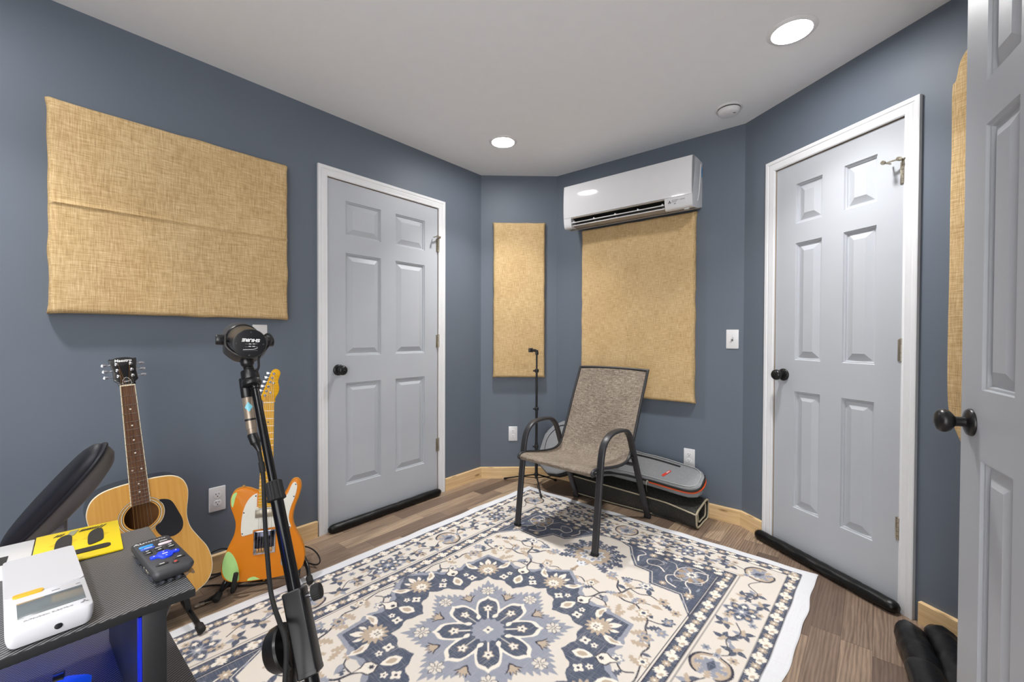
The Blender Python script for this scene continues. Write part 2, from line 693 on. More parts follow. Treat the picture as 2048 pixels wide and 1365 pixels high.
def hinge(parent, Mx, x, z0, z1, latch=0):
    g = G(Mx)
    h = (z1 - z0)
    for k in range(5):
        g.cyl((x, -.007, z0 + h * (k + .04) / 5), (x, -.007, z0 + h * (k + .96) / 5), .0072, seg=14)
    g.lathe((x, -.007, z1), (0, 0, 1), [(0, .008), (.003, .0075), (.005, .004), (.006, .0005)], 14)
    g.box(x - .016, x + .009, -.0022, .002, z0, z1, .0006)
    hg = g.obj('hinge', 'nickel', parent)
    if latch:
        # hinge-pin door stop: swing arm with a screw and a white pad
        g = G(Mx)
        s = latch
        g.lathe((x, -.007, z1 + .004), (0, 0, 1), [(0, .010), (.006, .010), (.007, .004)], 14)
        g.sweep(cr([(x, -.010, z1 + .008), (x - .022, -.028, z1 + .007), (x - .052, -.036, z1 + .004)], 5), [(-.005, -.002), (.005, -.002), (.005, .002), (-.005, .002)], (0, 0, 1))
        g.cyl((x - .047, -.052, z1 + .004), (x - .047, -.010, z1 + .004), .0035, seg=10)
        g.cyl((x - .047, -.058, z1 + .004), (x - .047, -.050, z1 + .004), .0085, seg=14)
        g.lathe((x - .006, -.020, z1 + .008), (0, -1, 0), [(0, .0085), (.012, .0085), (.014, .006)], 14)
        g.obj('door_stop', 'nickel', hg)


def door(name, Mx, x0, x1, cols, kx, label, hz, xh):
    r = root(name, Mx @ T(x0, 0, 0), label, 'door', kind='structure')
    g = G(Mx)
    door_leaf(g, x0, x1, .014, 2.053, .001, .035, cols, ROWS)
    g.obj('door_leaf', 'door', r, 20)
    g = G(Mx)
    a, b, zt = x0 - .0045, x1 + .0045, 2.0575
    R = []
    for w_, d in CAS:
        R.append([(a - w_, -d, 0), (a - w_, -d, zt + w_), (b + w_, -d, zt + w_), (b + w_, -d, 0)])
    g.loft(R, False, False)
    for q in (0, 3):
        g.add([rr[q] for rr in R], [tuple(range(len(R)))])
    g.obj('door_casing', 'white_trim', r, 25)
    g = G(Mx)
    for p in ((a - .003, a, 0, zt), (b, b + .003, 0, zt), (a - .003, b + .003, zt, zt + .003)):
        g.box(p[0], p[1], .0, .1, p[2], p[3])
    g.box(a, b, .040, .1, .0, zt)
    g.obj('door_jamb', 'jamb_wood', r)
    g, g2 = G(Mx), G(Mx)
    knob(g, g2, kx, .001, .939, name == 'door_1')
    k = g2.obj('door_knob', 'black_metal', r, 50)
    g.obj('rosette', 'black_metal', k, 50)
    for i, (z0, z1) in enumerate(hz):
        hinge(r, Mx, xh, z0, z1, 1 if i == 0 else 0)
    return r


door('door_1', ML, -1.260, -.4465, [(-1.149, -.909), (-.800, -.560)], -1.1955, 'closed grey six-panel door left of the room corner with a black knob',
     [(1.745, 1.838), (1.058, 1.148), (.308, .400)], -.4438)
door('door_2', MR, .2238, .8397, [(.342, .486), (.592, .736)], .2793, 'closed narrow grey six-panel door right of the light switch',
     [(1.780, 1.872), (1.044, 1.134), (.298, .390)], .8425)

# the door that stands open at the right edge
OX = V((-.494, -.869, 0))
MO = frame((1.146, 1.0965), OX)
r = root('door_3', MO, 'open grey six-panel door at the right edge with a round black knob', 'door', kind='structure')
g = G(MO)
door_leaf(g, 0, .612, .014, 2.053, 0, .035, [(.112, .260), (.352, .500)], ROWS)
g.obj('door_leaf', 'door', r, 20)
g, g2 = G(MO), G(MO)
knob(g, g2, .060, 0, .938)
k = g2.obj('door_knob', 'black_metal', r, 50)
g.obj('rosette', 'black_metal', k, 50)

# ------------------------------------------------------------------ ceiling fittings
def can_light(x, y, label):
    r = root('recessed_light', (x, y, H), label, 'ceiling light', 'round recessed lights in the ceiling')
    g = G()
    g.lathe((x, y, H - .0045), (0, 0, 1), [(.0005, .0715), (-.004, .074), (-.0015, .088), (.003, .093), (.0045, .0925)], 48, False)
    g.obj('trim_ring', 'white_plastic', r)
    g = G()
    g.lathe((x, y, H - .0048), (0, 0, 1), [(.0012, .0718), (.0016, .0719), (.0018, .05)], 48)
    g.obj('lit_lens', 'lens', r)
    ld = bpy.data.lights.new('downlight_beam', 'AREA')
    ld.shape = 'DISK'
    ld.size = .13
    ld.energy = 4.0
    ld.spread = math.radians(96)
    ld.color = (1., .988, .97)
    lo = bpy.data.objects.new('downlight_beam', ld)
    COL.objects.link(lo)
    lo.parent = r
    lo.location = (0, 0, -.0065)


LS = .338
for d, s_, lb in ((2.136, LS, 'lit round recessed ceiling light nearest the right-hand closed door'), (.531, LS, 'lit round recessed ceiling light above the far room corner'),
                  (.53, 2.74, 'lit round recessed ceiling light above the guitars and desk'), (2.5, 3.1, 'lit round recessed ceiling light overhead behind the viewer')):
    nL = V((-DL.y, DL.x, 0))
    nL = nL if nL.dot(-P1) > 0 else -nL
    q = P1 + DL * s_ + nL * d
    can_light(q.x, q.y, lb)

r = root('smoke_detector', (1.2106, 2.4296, H), 'round white smoke detector on the ceiling by the right-hand door', 'smoke detector')
c = V((1.2106, 2.4296, H))
g = G()
g.lathe(c, (0, 0, -1), [(0, .070), (.004, .070), (.006, .067), (.0065, .05)], 40)
g.obj('base_plate', 'white_plastic', r)
g = G()
g.lathe(c, (0, 0, -1), [(.0062, .0590), (.0112, .0590)], 40)
g.obj('vent_gap', 'dark_slot', r)
g = G()
g.lathe(c, (0, 0, -1), [(.010, .052), (.011, .0585), (.016, .0595), (.024, .057), (.031, .050), (.034, .040), (.035, .001)], 40)
g.obj('cover', 'white_plastic', r)
g = G()
g.lathe(c + V((-.012, -.01, -.0345)), (0, 0, -1), [(0, .014), (.002, .013), (.0025, .001)], 24)
g.obj('test_button', 'white_plastic', r)
g = G()
g.box(c.x + .012, c.x + .026, c.y - .026, c.y - .020, H - .0362, H - .033, .0005)
g.obj('status_window', 'print_grey', r)


# ------------------------------------------------------------------ wall plates
def outlet(Mx, x, z, label, toggle=False, blank=False):
    """x, z: centre of the plate"""
    Q = Mx @ T(x, 0, z)
    if toggle:
        r = root('light_switch', Q, label, 'light switch')
    elif blank:
        r = root('wall_plate', Q, label, 'wall plate')
    else:
        r = root('wall_outlet', Q, label, 'outlet', 'white duplex outlets on the walls')
    g = G(Q)
    ol = rrect(-.035, .035, -.0585, .0585, .004)
    g.prism(ol, -.0055, 0, .003, 2)
    pl = g.obj('cover_plate', 'white_plastic', r)
    if toggle:
        g = G(Q)
        g.box(-.005, .005, -.0062, -.003, -.012, .012)
        g.obj('slot', 'print_grey', r)
        g = G(Q @ T(0, -.005, 0) @ RX(math.radians(-28)))
        g.box(-.0042, .0042, -.016, 0, -.004, .004, .0012)
        g.obj('toggle', 'white_plastic', r)
        zs = (-.030, .030)
    elif blank:
        zs = (-.030, .030)
        g = G(Q)
        g.box(-.0165, .0165, -.0075, -.003, -.033, .033, .0015)
        g.obj('rocker', 'white_plastic', r)
    else:
        zs = (0,)
        for s in (1, -1):
            zc = .0195 * s
            ol = [(q[0], max(min(q[1], .0135), -.0135)) for q in ring2(lambda a: (.0172 * math.cos(a), .0172 * math.sin(a)), 32)]
            g = G(Q)
            g.prism([(a, b + zc) for a, b in ol], -.0068, -.003, .0008, 1)
            f = g.obj('receptacle', 'white_plastic', r)
            g = G(Q)
            g.box(-.0075, -.0052, -.0071, -.006, zc + .0005, zc + .0085)
            g.obj('slot', 'dark_slot', f)
            g = G(Q)
            g.box(.0052, .0071, -.0071, -.006, zc + .0012, zc + .0080)
            g.obj('slot', 'dark_slot', f)
            g = G(Q)
            g.lathe((0, -.0060, zc - .0065), (0, -1, 0), [(0, .0026), (.0011, .0026)], 12)
            g.obj('ground_hole', 'dark_slot', f)
    for z_ in zs:
        g = G(Q)
        g.lathe((0, -.0053, z_), (0, -1, 0), [(0, .003), (.0008, .0026), (.001, .0005)], 12)
        g.obj('screw', 'nickel' if blank else 'white_plastic', r)
    return r


outlet(ML, -1.811, .3535, 'white duplex outlet between the acoustic and the orange electric guitar')
outlet(MD, .2605, .3566, 'white duplex outlet under the slim burlap panel by the light stand')
outlet(MB, 1.045, .3535, 'white duplex outlet partly behind the grey gig bag')
outlet(MB, 1.294, 1.1275, 'white toggle light switch left of the right-hand door', True)
outlet(ML, -1.620, 1.1385, 'white wall plate half hidden behind the microphone', False, True)


# ------------------------------------------------------------------ burlap covered panels
def burlap_panel(Mx, x0, x1, z0, z1, th, label, seam=None, sag=.004, seed=1):
    """stuffed board wrapped in burlap: softly rounded, wavy edges, folded corners, a pressed fold line"""
    Q = Mx @ T((x0 + x1) / 2, 0, (z0 + z1) / 2)
    w_, h_ = (x1 - x0), (z1 - z0)
    nx, nz = max(20, int(w_ / .009)), max(20, int(h_ / .006))
    rr = .016

    def fn(u, v):
        X, Z = (u - .5) * w_, (v - .5) * h_
        ex, ez = w_ / 2 - abs(X), h_ / 2 - abs(Z)
        # rounded shoulder
        d = 0.
        for e in (ex, ez):
            if e < rr:
                d += rr - math.sqrt(max(0, rr * rr - (rr - e) ** 2))
        y = -th + min(d, th * .6)
        wob = mnoise.noise(V((X * 4 + seed * 9, Z * 4, seed)))
        y += wob * .0022 - .0015 * (1 - min(1, min(ex, ez) / .05)) * 0
        if seam is not None:
            k = (Z - seam[1] if seam[0] == 'h' else X - seam[1])
            k += .0016 * math.sin(X * 7 + 1) if seam[0] == 'h' else .001 * math.sin(Z * 6)
            y -= .007 * math.exp(-(k / .006) ** 2)
        jx = mnoise.noise(V((Z * 9, seed * 3., 1.))) * sag * 1.2
        jz = mnoise.noise(V((X * 9, seed * 5., 4.))) * sag
        fx_ = max(0, 1 - ex / .05)
        fz_ = max(0, 1 - ez / .05)
        bul = .004 * max(0, 1 - (ex + ez) / .03)
        return (X + (jx + bul) * fx_ * (1 if X > 0 else -1), y, Z + (jz + bul) * fz_ * (1 if Z > 0 else -1))
    g = G(Q)
    g.grid(fn, nx, nz)
    # sides back to the wall
    bd = [(i / nx, 0) for i in range(nx)] + [(1, j / nz) for j in range(nz)] + [(1 - i / nx, 1) for i in range(nx)] + [(0, 1 - j / nz) for j in range(nz)]
    A = [fn(*b) for b in bd]
    Bk = [(a[0] * .992, -.0005, a[2] * .992) for a in A]
    Md = [(a[0] * 1.0, (a[1] - .0005) / 2, a[2] * 1.0) for a in A]
    g.loft([A, Md, Bk], True, False)
    g.add(Bk, [tuple(range(len(Bk)))])
    o = g.obj('sound_absorber', 'burlap', ang=60, origin=Q)
    return tag(o, label, 'acoustic panel', 'burlap covered acoustic panels')


burlap_panel(ML, -2.360, -1.502, 1.227, 2.032, .062, 'wide burlap acoustic panel on the long wall above the guitars, fold line across', ('h', .012), .0045, 1)
burlap_panel(MD, .100, .508, .814, 2.037, .052, 'slim tall burlap acoustic panel between the left door and the air conditioner wall', None, .003, 2)
burlap_panel(MB, .255, 1.080, .715, 1.940, .050, 'tall burlap acoustic panel hanging directly below the air conditioner', ('v', -.045), .004, 3)
# loose burlap sheet half hidden behind the open door
g = G(MR)
ol = cr2([(1.006, .91), (1.003, 1.1), (1.0045, 1.38), (1.004, 1.66), (1.0055, 1.85), (1.0045, 2.07), (1.0155, 2.10), (1.035, 2.18), (1.10, 2.22), (1.3, 2.24), (1.55, 2.22), (1.60, 2.1), (1.605, 1.5), (1.60, .85), (1.5, .70), (1.10, .69), (1.055, .741), (1.018, .835)], 4)
g.prism(ol, -.022, -.0005, .008, 3)
tag(g.obj('sound_absorber', 'burlap', ang=50, origin=MR @ T(1.02, 0, 1.4)), 'burlap panel with clipped corners half hidden behind the open door', 'acoustic panel', 'burlap covered acoustic panels')
# ------------------------------------------------------------------ air conditioner on the back wall
Q = MB @ T(.655, 0, 1.93)
r = root('air_conditioner', Q, 'white wall-mounted split air conditioner with open louvres above the tall burlap panel', 'air conditioner')
xa, xb = -.460, .455           # unit ends
# side section (y towards room is negative), z from the lowest point of the front
FR = [(-.062, .318), (-.110, .318), (-.165, .316), (-.188, .313), (-.196, .308), (-.199, .298), (-.203, .24), (-.205, .18), (-.204, .12), (-.200, .076)]
LOW = [(-.199, .072), (-.196, .040), (-.190, .016), (-.184, .006), (-.176, .002)]
UND = [(-.150, .004), (-.11, .008), (-.08, .014), (-.055, .022), (-.03, .030), (-.004, .036)]
sec = FR + LOW + UND + [(-.001, .034), (-.001, .318)]


def band(g, prof, x0, x1, th=.003):
    """thin shell following a side profile between x0 and x1"""
    n = len(prof)
    inner = [(a * .985 + (-.003), b) for a, b in prof]
    R = []
    for x in (x0, x1):
        R.append([(x, a, b) for a, b in prof])
    g.loft(R, False, False)


g = G(Q)
body = [(-.001, .036), (-.001, .318)] + [(a + .004 if a < -.15 else a, b) for a, b in FR[:-1]] + [(-.192, .074), (-.150, .070), (-.120, .040), (-.085, .016), (-.055, .022), (-.03, .030)]
g.loft([[(xa + .004, a, b) for a, b in body], [(xb - .004, a, b) for a, b in body]])
g.obj('housing', 'white_plastic', r, 50)
g = G(Q)
fp = [(-.150, .3175), (-.165, .3165)] + FR[3:] + [(-.190, .0755), (-.150, .3)]
g.loft([[(xa, a, b) for a, b in fp], [(xa + .002, a - .0, b) for a, b in fp], [(xb, a, b) for a, b in fp]])
fpn = g.obj('front_panel', 'gloss_white', r, 40)
for s, (x0, x1) in enumerate(((xa, xa + .0035), (xb - .0035, xb))):
    g = G(Q)
    g.loft([[(x, a, b) for a, b in sec] for x in (x0, x1)])
    g.obj('end_cap', 'gloss_white', r, 50)
# raised rib on the visible end cap
g = G(Q)
g.sweep(cr([(xb, -.035, .30), (xb, -.045, .22), (xb, -.066, .12), (xb, -.094, .055)], 5), [(-.004, -.001), (.004, -.001), (.002, .003), (-.002, .003)], (1, 0, 0))
g.obj('side_rib', 'gloss_white', r)
g = G(Q)
g.box(xb, xb + .0008, -.020, -.006, .225, .285)
M['sticker_blue'] = plain('sticker_blue', S(40, 140, 200), .4, var=0)
g.obj('side_sticker', 'sticker_blue', r)
# lower corner pieces left and right of the louvre opening
for x0, x1 in ((xa + .0036, xa + .062), (xb - .168, xb - .0036)):
    g = G(Q)
    pf = [(-.1995, .0745)] + LOW + [(-.150, .004), (-.11, .010), (-.11, .05), (-.15, .0745)]
    g.loft([[(x, a, b) for a, b in pf] for x in (x0, x1)])
    g.obj('lower_fascia', 'gloss_white', r, 50)
ox0, ox1 = xa + .062, xb - .168
M['vane_grey'] = plain('vane_grey', S(96, 96, 96), .4, var=.02)
g = G(Q)
cav = [(-.186, .0735), (-.15, .066), (-.118, .045), (-.105, .020), (-.110, .010)]
g.loft([[(x, a, b) for a, b in cav] for x in (ox0, ox1)], False, False)
g.obj('outlet_cavity', 'dark_slot', r)
g = G(Q)
g.box(ox0, ox1, -.199, -.186, .066, .0735, .001)
g.obj('upper_lip', 'grey_plastic', r)
for k, (yy, zz, a, wd) in enumerate(((-.171, .036, 2, .050), (-.152, .013, -8, .058))):
    g = G(Q @ T(0, yy, zz) @ RX(math.radians(a)))
    g.box(ox0 + .004, ox1 - .004, -wd / 2, wd / 2, -.0018, .0018, .0012)
    vane = g.obj('louvre', 'vane_grey' if k == 0 else 'grey_plastic', r)
    g = G(Q @ T(0, yy, zz) @ RX(math.radians(a)))
    g.box(ox0 + .004, ox1 - .004, -wd / 2 - .003, -wd / 2 + .001, -.0022, .0026, .001)
    g.obj('louvre_edge', 'white_plastic', vane)
    for x in np.linspace(ox0 + .018, ox1 - .018, 5):
        g = G(Q @ T(0, yy, zz) @ RX(math.radians(a)))
        g.box(x - .004, x + .004, -wd / 2 + .006, wd / 2 - .01, .001, .014, .002)
        g.obj('louvre_bracket', 'white_plastic', vane)
g = G(Q)
un = [(-.118, .006), (-.08, .013), (-.055, .021), (-.03, .029), (-.004, .036), (-.004, .031), (-.03, .024), (-.055, .016), (-.085, .008), (-.118, .002)]
g.loft([[(x, a, b) for a, b in un] for x in (xa + .0036, xb - .0036)])
g.obj('underside', 'grey_plastic', r, 50)
g = G(Q)
g.box(xb - .058, xb - .030, -.168, -.150, -.004, .006, .001)
g.obj('clip', 'white_plastic', r)
# badge on the right-hand lower fascia
TF = Q @ T(0, -.1982, 0) @ RX(math.radians(5)) @ FACE
for tx, x, z, sz, mt in (('MITSUBISHI', xb - .1030, .0555, .0078, 'print_grey'), ('ELECTRIC', xb - .1075, .0470, .0068, 'print_grey'), ('INVERTER', xb - .058, .0545, .0068, 'print_grey')):
    text(tx, sz, Q @ T(x, -.1984 + (.06 - z) * .09, z) @ RX(math.radians(6)) @ FACE, mt, r)
g = G(Q @ T(xb - .136, -.1982, .0465) @ RX(math.radians(6)))
for k in range(3):
    a = PI / 2 + k * 2 * PI / 3
    u = (math.cos(a), math.sin(a))
    w_ = (-u[1], u[0])
    g.prism([(0, 0), (u[0] * .0055 + w_[0] * .0032, u[1] * .0055 + w_[1] * .0032), (u[0] * .011, u[1] * .011), (u[0] * .0055 - w_[0] * .0032, u[1] * .0055 - w_[1] * .0032)], -.0006, .0004)
g.obj('three_diamond_emblem', 'print_black', r)
g = G(Q)
g.box(xb - .108, xb - .098, -.1986, -.1975, .0335, .0360)
g.obj('indicator_mark', 'print_black', r)

# ------------------------------------------------------------------ sling patio chair
FLp, RLp = V((.0366, 2.5678, 0)), V((.4611, 3.0426, 0))
FRp, RRp = V((.4340, 2.2202, 0)), V((.8631, 2.7093, 0))
dch = ((RLp - FLp).normalized() + (RRp - FRp).normalized()).normalized()
lat = V((dch.y, -dch.x, 0))
if lat.dot(FRp - FLp) < 0:
    lat = -lat
mid = (FLp + FRp) / 2
MC = Matrix(((lat.x, dch.x, 0, mid.x), (lat.y, dch.y, 0, mid.y), (0, 0, 1, 0), (0, 0, 0, 1)))   # x across, y towards the back
hwid = .264
ch = root('sling_chair', MC, 'dark metal patio armchair with taupe mesh sling, standing on the rug', 'chair')
OV = [(.021 * math.cos(a) ** 1, .0105 * math.sin(a)) for a in [2 * PI * k / 16 for k in range(16)]]
OV = rrect(-.020, .020, -.0095, .0095, .009, 3)
for s in (-1, 1):
    x = s * hwid
    path = [(x, 0, .016), (x, .022, .20), (x, .046, .40), (x, .058, .49), (x, .076, .548), (x, .108, .585), (x, .155, .607), (x, .215, .614), (x, .285, .611), (x, .340, .598), (x, .378, .566), (x, .405, .52), (x, .447, .42), (x, .530, .24), (x, .637, .012)]
    P_ = cr(path, 6)
    g = G(MC)
    p, T_, N_ = g.frames(P_, (1, 0, 0))
    R = []
    for i in range(len(p)):
        b = T_[i].cross(V((1, 0, 0))).normalized()
        R.append([p[i] + V((1, 0, 0)) * u + b * v for u, v in OV])
    g.loft(R)
    lf = g.obj('arm_leg_frame', 'powder_black', ch, 50)
    for yy, zf_ in ((0, .0072), (.637, .0005)):
        g = G(MC)
        g.box(x - .0208, x + .0208, yy - .0115, yy + .0115, zf_, .022, .004)
        g.obj('foot_cap', 'rubber', lf)
sp = [(.004, .408), (-.010, .426), (.008, .440), (.06, .440), (.15, .425), (.25, .410), (.33, .405), (.385, .414), (.425, .445), (.462, .51), (.515, .62), (.575, .75), (.630, .86), (.655, .915), (.664, .930)]
SP = [(q.x, q.y) for q in cr([(a, b, 0) for a, b in sp], 6)]
hs = .243
g = G(MC)
R = []
ns = len(SP)
for i, (y, z) in enumerate(SP):
    tt = i / (ns - 1)
    sag = .016 * math.sin(PI * min(1, max(0, tt)))
    # local normal of the profile
    a, b = SP[max(0, i - 1)], SP[min(ns - 1, i + 1)]
    d = V((b[0] - a[0], b[1] - a[1])).to_2d().normalized()
    nn = (d.y, -d.x)
    R.append([(hs * (2 * k / 16 - 1), y + nn[0] * sag * (1 - (2 * k / 16 - 1) ** 2), z + nn[1] * sag * (1 - (2 * k / 16 - 1) ** 2)) for k in range(17)])
g.loft(R, False, False)
R2 = [[(q[0], q[1] + .0018, q[2] - .0018) for q in rr] for rr in R]
g.loft(R2, False, False)
M['sling_local'] = M['sling']
g.obj('sling_seat', 'sling', ch, 60)
for s in (-1, 1):
    g = G(MC)
    P_ = [(s * (hs + .006), y, z) for y, z in SP[2:]]
    g.tube(P_, .0088, 12)
    g.obj('side_rail', 'powder_black', ch, 60)
g = G(MC)
g.tube([(-hs - .012, .012, .417), (hs + .012, .010, .418)], .0105, 12)
g.obj('front_rail', 'powder_black', ch, 60)
g = G(MC)
g.tube(cr([(-hs - .006, .660, .926), (-.1, .668, .930), (.1, .668, .930), (hs + .006, .660, .926)], 5), .0088, 12)
g.obj('top_rail', 'powder_black', ch, 60)
g = G(MC)
for z, y in ((.385, .43),):
    g.tube([(-hwid + .004, y, z), (hwid - .004, y, z)], .011, 10)
g.obj('rear_stretcher', 'powder_black', ch, 60)
for s in (-1, 1):
    for (y, z) in ((.052, .428), (.437, .452), (.428, .425)):
        g = G(MC)
        g.cyl((s * (hs - .0), y, z), (s * (hwid + .003), y, z), .007, seg=10)
        g.lathe((s * (hs + .004), y, z), (s, 0, 0), [(0, .011), (.004, .011), (.006, .006)], 12)
        g.obj('frame_bolt', 'powder_black', ch)

# ------------------------------------------------------------------ rolled grey carpet by the back wall
M['carpet'] = weave('charcoal_carpet', S(40, 39, 37), S(58, 57, 54), S(80, 78, 74), 160., 420., rough=1., bump=.9, lo=.35, hi=.65)
M['binding'] = plain('cream_binding', S(176, 166, 142), .8, var=.1, vs=80, bump=.3, bs=400)
rc = root('rolled_carpet', MB @ T(.6, -.15, 0), 'charcoal carpet with cream bound edges, folded in a roll under the gig bag', 'carpet')


def roll_prof(u):
    """section (off, z), u 0..1 from the left end to the right end"""
    h = .140 - .038 * u ** 1.3
    fo = .228 + .005 * math.sin(u * 6) + .046 * max(0, (u - .78) / .22)
    return [(.030, .006), (.12, .004), (.215, .004), (fo - .018, .012), (fo - .006, .032), (fo, .07), (fo + .006, h - .006), (fo + .002, h), (fo - .03, h + .010), (.16, h + .018 + .004 * math.sin(u * 9)), (.10, h + .026), (.05, h + .026), (.022, h + .010), (.016, .08)]


g = G(MB)
NR = 40
R, Ri = [], []
for k in range(NR + 1):
    u = k / NR
    x = .29 + .88 * u
    pr_ = cr2(roll_prof(u), 3)
    cx, cz = .15, .08
    R.append([(x + .012 * (o - .15), -o, z) for o, z in pr_])
    Ri.append([(x + .012 * (o - .15), -(o + (cx - o) * .075), z + (cz - z) * .12) for o, z in pr_])
g.loft(R, True, False)
g.loft(Ri, True, False)
g.loft([R[0], Ri[0]], True, False)
g.loft([R[-1], Ri[-1]], True, False)
g.obj('carpet', 'carpet', rc, 50)
g = G(MB)
g.tube([V(a) * .5 + V(b) * .5 for a, b in zip(R[-1], Ri[-1])], .0055, 8, closed=True)
g.tube([V((a[0] - .004, -.15 + (a[1] + .15) * .62, .085 + (a[2] - .085) * .66)) for a in R[-1]], .004, 8, closed=True)
g.tube([(.29 + .88 * k / NR + .0015, -(roll_prof(k / NR)[6][0] + .002), roll_prof(k / NR)[6][1] + .004) for k in range(0, NR + 1)], .0045, 8)
g.tube([(.29 + .88 * k / NR, -(roll_prof(k / NR)[3][0] + .004), .012) for k in range(0, 28)], .0035, 8)
g.obj('edge_binding', 'binding', rc)
# inner fold seen at the open end
g = G(MB)
R = []
for k in range(2):
    x = (1.02, 1.166)[k]
    R.append([(x, -(.15 + (o - .15) * .62), .085 + (z - .085) * .66) for o, z in cr2(roll_prof(1.), 3)])
g.loft(R, True, False)
g.obj('inner_fold', 'carpet', rc, 50)

# ------------------------------------------------------------------ grey gig bag leaning on the wall, neck end resting on the carpet roll
M['bag'] = weave('heather_grey_canvas', S(104, 106, 109), S(138, 140, 143), S(172, 174, 177), 560., 900., axes=(0, 2), rough=.9, bump=.2, lo=.30, hi=.70)
M['zip'] = plain('black_zip_tape', S(20, 20, 21), .6, var=.1)
M['orange'] = plain('orange_piping', S(214, 84, 30), .45, var=.05)
M['red_tag'] = plain('red_rubber_tag', S(226, 62, 44), .5, var=.03)
M['pipe'] = plain('light_grey_piping', S(170, 172, 172), .5, var=.04)
gb = root('gig_bag', MB @ T(.5, -.1, .2), 'grey canvas guitar gig bag lying on the rolled carpet behind the chair', 'bag')


def lerp(tab, s):
    for (a, va), (b, vb) in zip(tab, tab[1:]):
        if s <= b:
            t = 0 if b == a else max(0, min(1, (s - a) / (b - a)))
            t = t * t * (3 - 2 * t)
            return va + (vb - va) * t
    return tab[-1][1]


HWT = [(0, .095), (.05, .165), (.13, .210), (.22, .205), (.30, .178), (.37, .170), (.44, .172), (.52, .150), (.62, .112), (.75, .102), (1.0, .100), (1.12, .097), (1.165, .084), (1.185, .066), (1.195, .045)]
ANG = [(0, 58), (.3, 56), (.55, 44), (.8, 30), (1.2, 26)]
CZ = [(0, .292), (.22, .300), (.36, .318), (.55, .302), (.8, .268), (1.2, .236)]
CO = [(0, .178), (.3, .180), (.55, .180), (.8, .160), (1.2, .148)]
BX0 = .012


def bag_pt(s, a, n):
    """s along the bag, a across (-1 front/low .. 1 back/high), n out of the upper face in metres"""
    hw = lerp(HWT, s)
    ph = math.radians(lerp(ANG, s))
    c = V((BX0 + s * .972, -lerp(CO, s), lerp(CZ, s)))
    ac = V((0, math.cos(ph), math.sin(ph)))
    no = V((0, -math.sin(ph), math.cos(ph)))
    return c + ac * (a * hw) + no * n


def bag_ring(s, th=.088, sh=1.):
    pts = []
    prof = [(-1, -.2), (-1, .25), (-.985, .42), (-.93, .5), (-.6, .545), (0, .56), (.6, .545), (.93, .5), (.985, .42), (1, .25), (1, -.2), (.97, -.34), (.88, -.40), (.5, -.42), (0, -.42), (-.5, -.42), (-.88, -.40), (-.97, -.34)]
    return [bag_pt(s, a * sh, n * th) for a, n in prof]


ss = [0, .006, .02, .05, .09, .13, .18, .22, .26, .30, .34, .38, .42, .46, .5, .54, .58, .62, .68, .75, .85, .95, 1.05, 1.10, 1.13, 1.155, 1.175, 1.188, 1.195]
g = G(MB)
R = [bag_ring(s, .088 if 0.01 < s < 1.18 else .07) for s in ss]

g.loft(R)
g.obj('bag_body', 'bag', gb, 60)
# pocket panel piping on the upper face, zips, orange piping at the neck end
sA = [.70, .8, .9, 1.0, 1.08]
g = G(MB)
lip = [bag_pt(s, -.90, .050) for s in (.30, .45, .6, .75, .9, 1.0, 1.08)] + [bag_pt(1.13, -.87, .050), bag_pt(1.16, -.80, .048), bag_pt(1.176, -.5, .046), bag_pt(1.180, 0, .046), bag_pt(1.176, .5, .046), bag_pt(1.16, .80, .048), bag_pt(1.13, .87, .050)] + [bag_pt(s, .90, .050) for s in (1.08, .9, .75, .6, .45, .30)]
g.tube(cr(lip, 5), .0026, 6)
g.obj('piping', 'pipe', gb)
g = G(MB)
zl = [bag_pt(s, -1.005, .024) for s in (.20, .35, .5, .65, .8, .88)]
g.sweep(cr(zl, 5), rrect(-.0105, .0105, -.002, .002, .0015, 2), lambda i: V((0, -.85, .2)))
zl = [bag_pt(s, -1.015, .026) for s in (.88, .95, 1.02, 1.08, 1.13, 1.165)] + [bag_pt(1.188, -1.04, .026), bag_pt(1.199, -.6, .026), bag_pt(1.201, 0, .026), bag_pt(1.199, .6, .026), bag_pt(1.188, 1.0, .026)]
g.tube(cr(zl, 5), .0062, 8)
g.obj('zip', 'zip', gb)
g = G(MB)
zl = [bag_pt(s, -1.03, .012) for s in (.89, .95, 1.02, 1.08, 1.13, 1.165)] + [bag_pt(1.190, -1.06, .012), bag_pt(1.203, -.6, .012), bag_pt(1.205, 0, .012), bag_pt(1.203, .6, .012), bag_pt(1.190, 1.0, .012)]
g.tube(cr(zl, 5), .0058, 8)
g.obj('orange_piping', 'orange', gb)
g = G(MB)
g.sweep(cr([bag_pt(s, .62, .0495) for s in (.75, .85, .95, 1.045)], 4), rrect(-.0065, .0065, -.0012, .0016, .001, 2), (0, -.4, .9))
g.sweep(cr([bag_pt(.755, .62, .051), bag_pt(.745, .4, .052), bag_pt(.735, .15, .052)], 4), rrect(-.003, .003, -.001, .001, .0008, 2), (0, -.4, .9))
g.obj('pocket_zip', 'zip', gb)
g = G(MB)
g.box(-.008, .008, -.033, .033, -.001, .002, .001, Mx=T(*bag_pt(.985, -.28, .0505)) @ RX(math.radians(26)) @ RZ(math.radians(-28)))
tg = g.obj('tag', 'red_tag', gb)
g = G(MB)
for k in range(5):
    g.box(-.0035, .0035, -.003, .0012, .0018, .0028, Mx=T(*bag_pt(.985, -.28, .0505)) @ RX(math.radians(26)) @ RZ(math.radians(-28)) @ T(0, .004 + k * .0052, 0))
g.obj('tag_lettering', 'print_white', tg)
g = G(MB)
q = bag_pt(.885, -1.03, .024)
g.lathe(q, (0, -1, .1), [(-.006, .007), (.004, .007), (.006, .003)], 12)
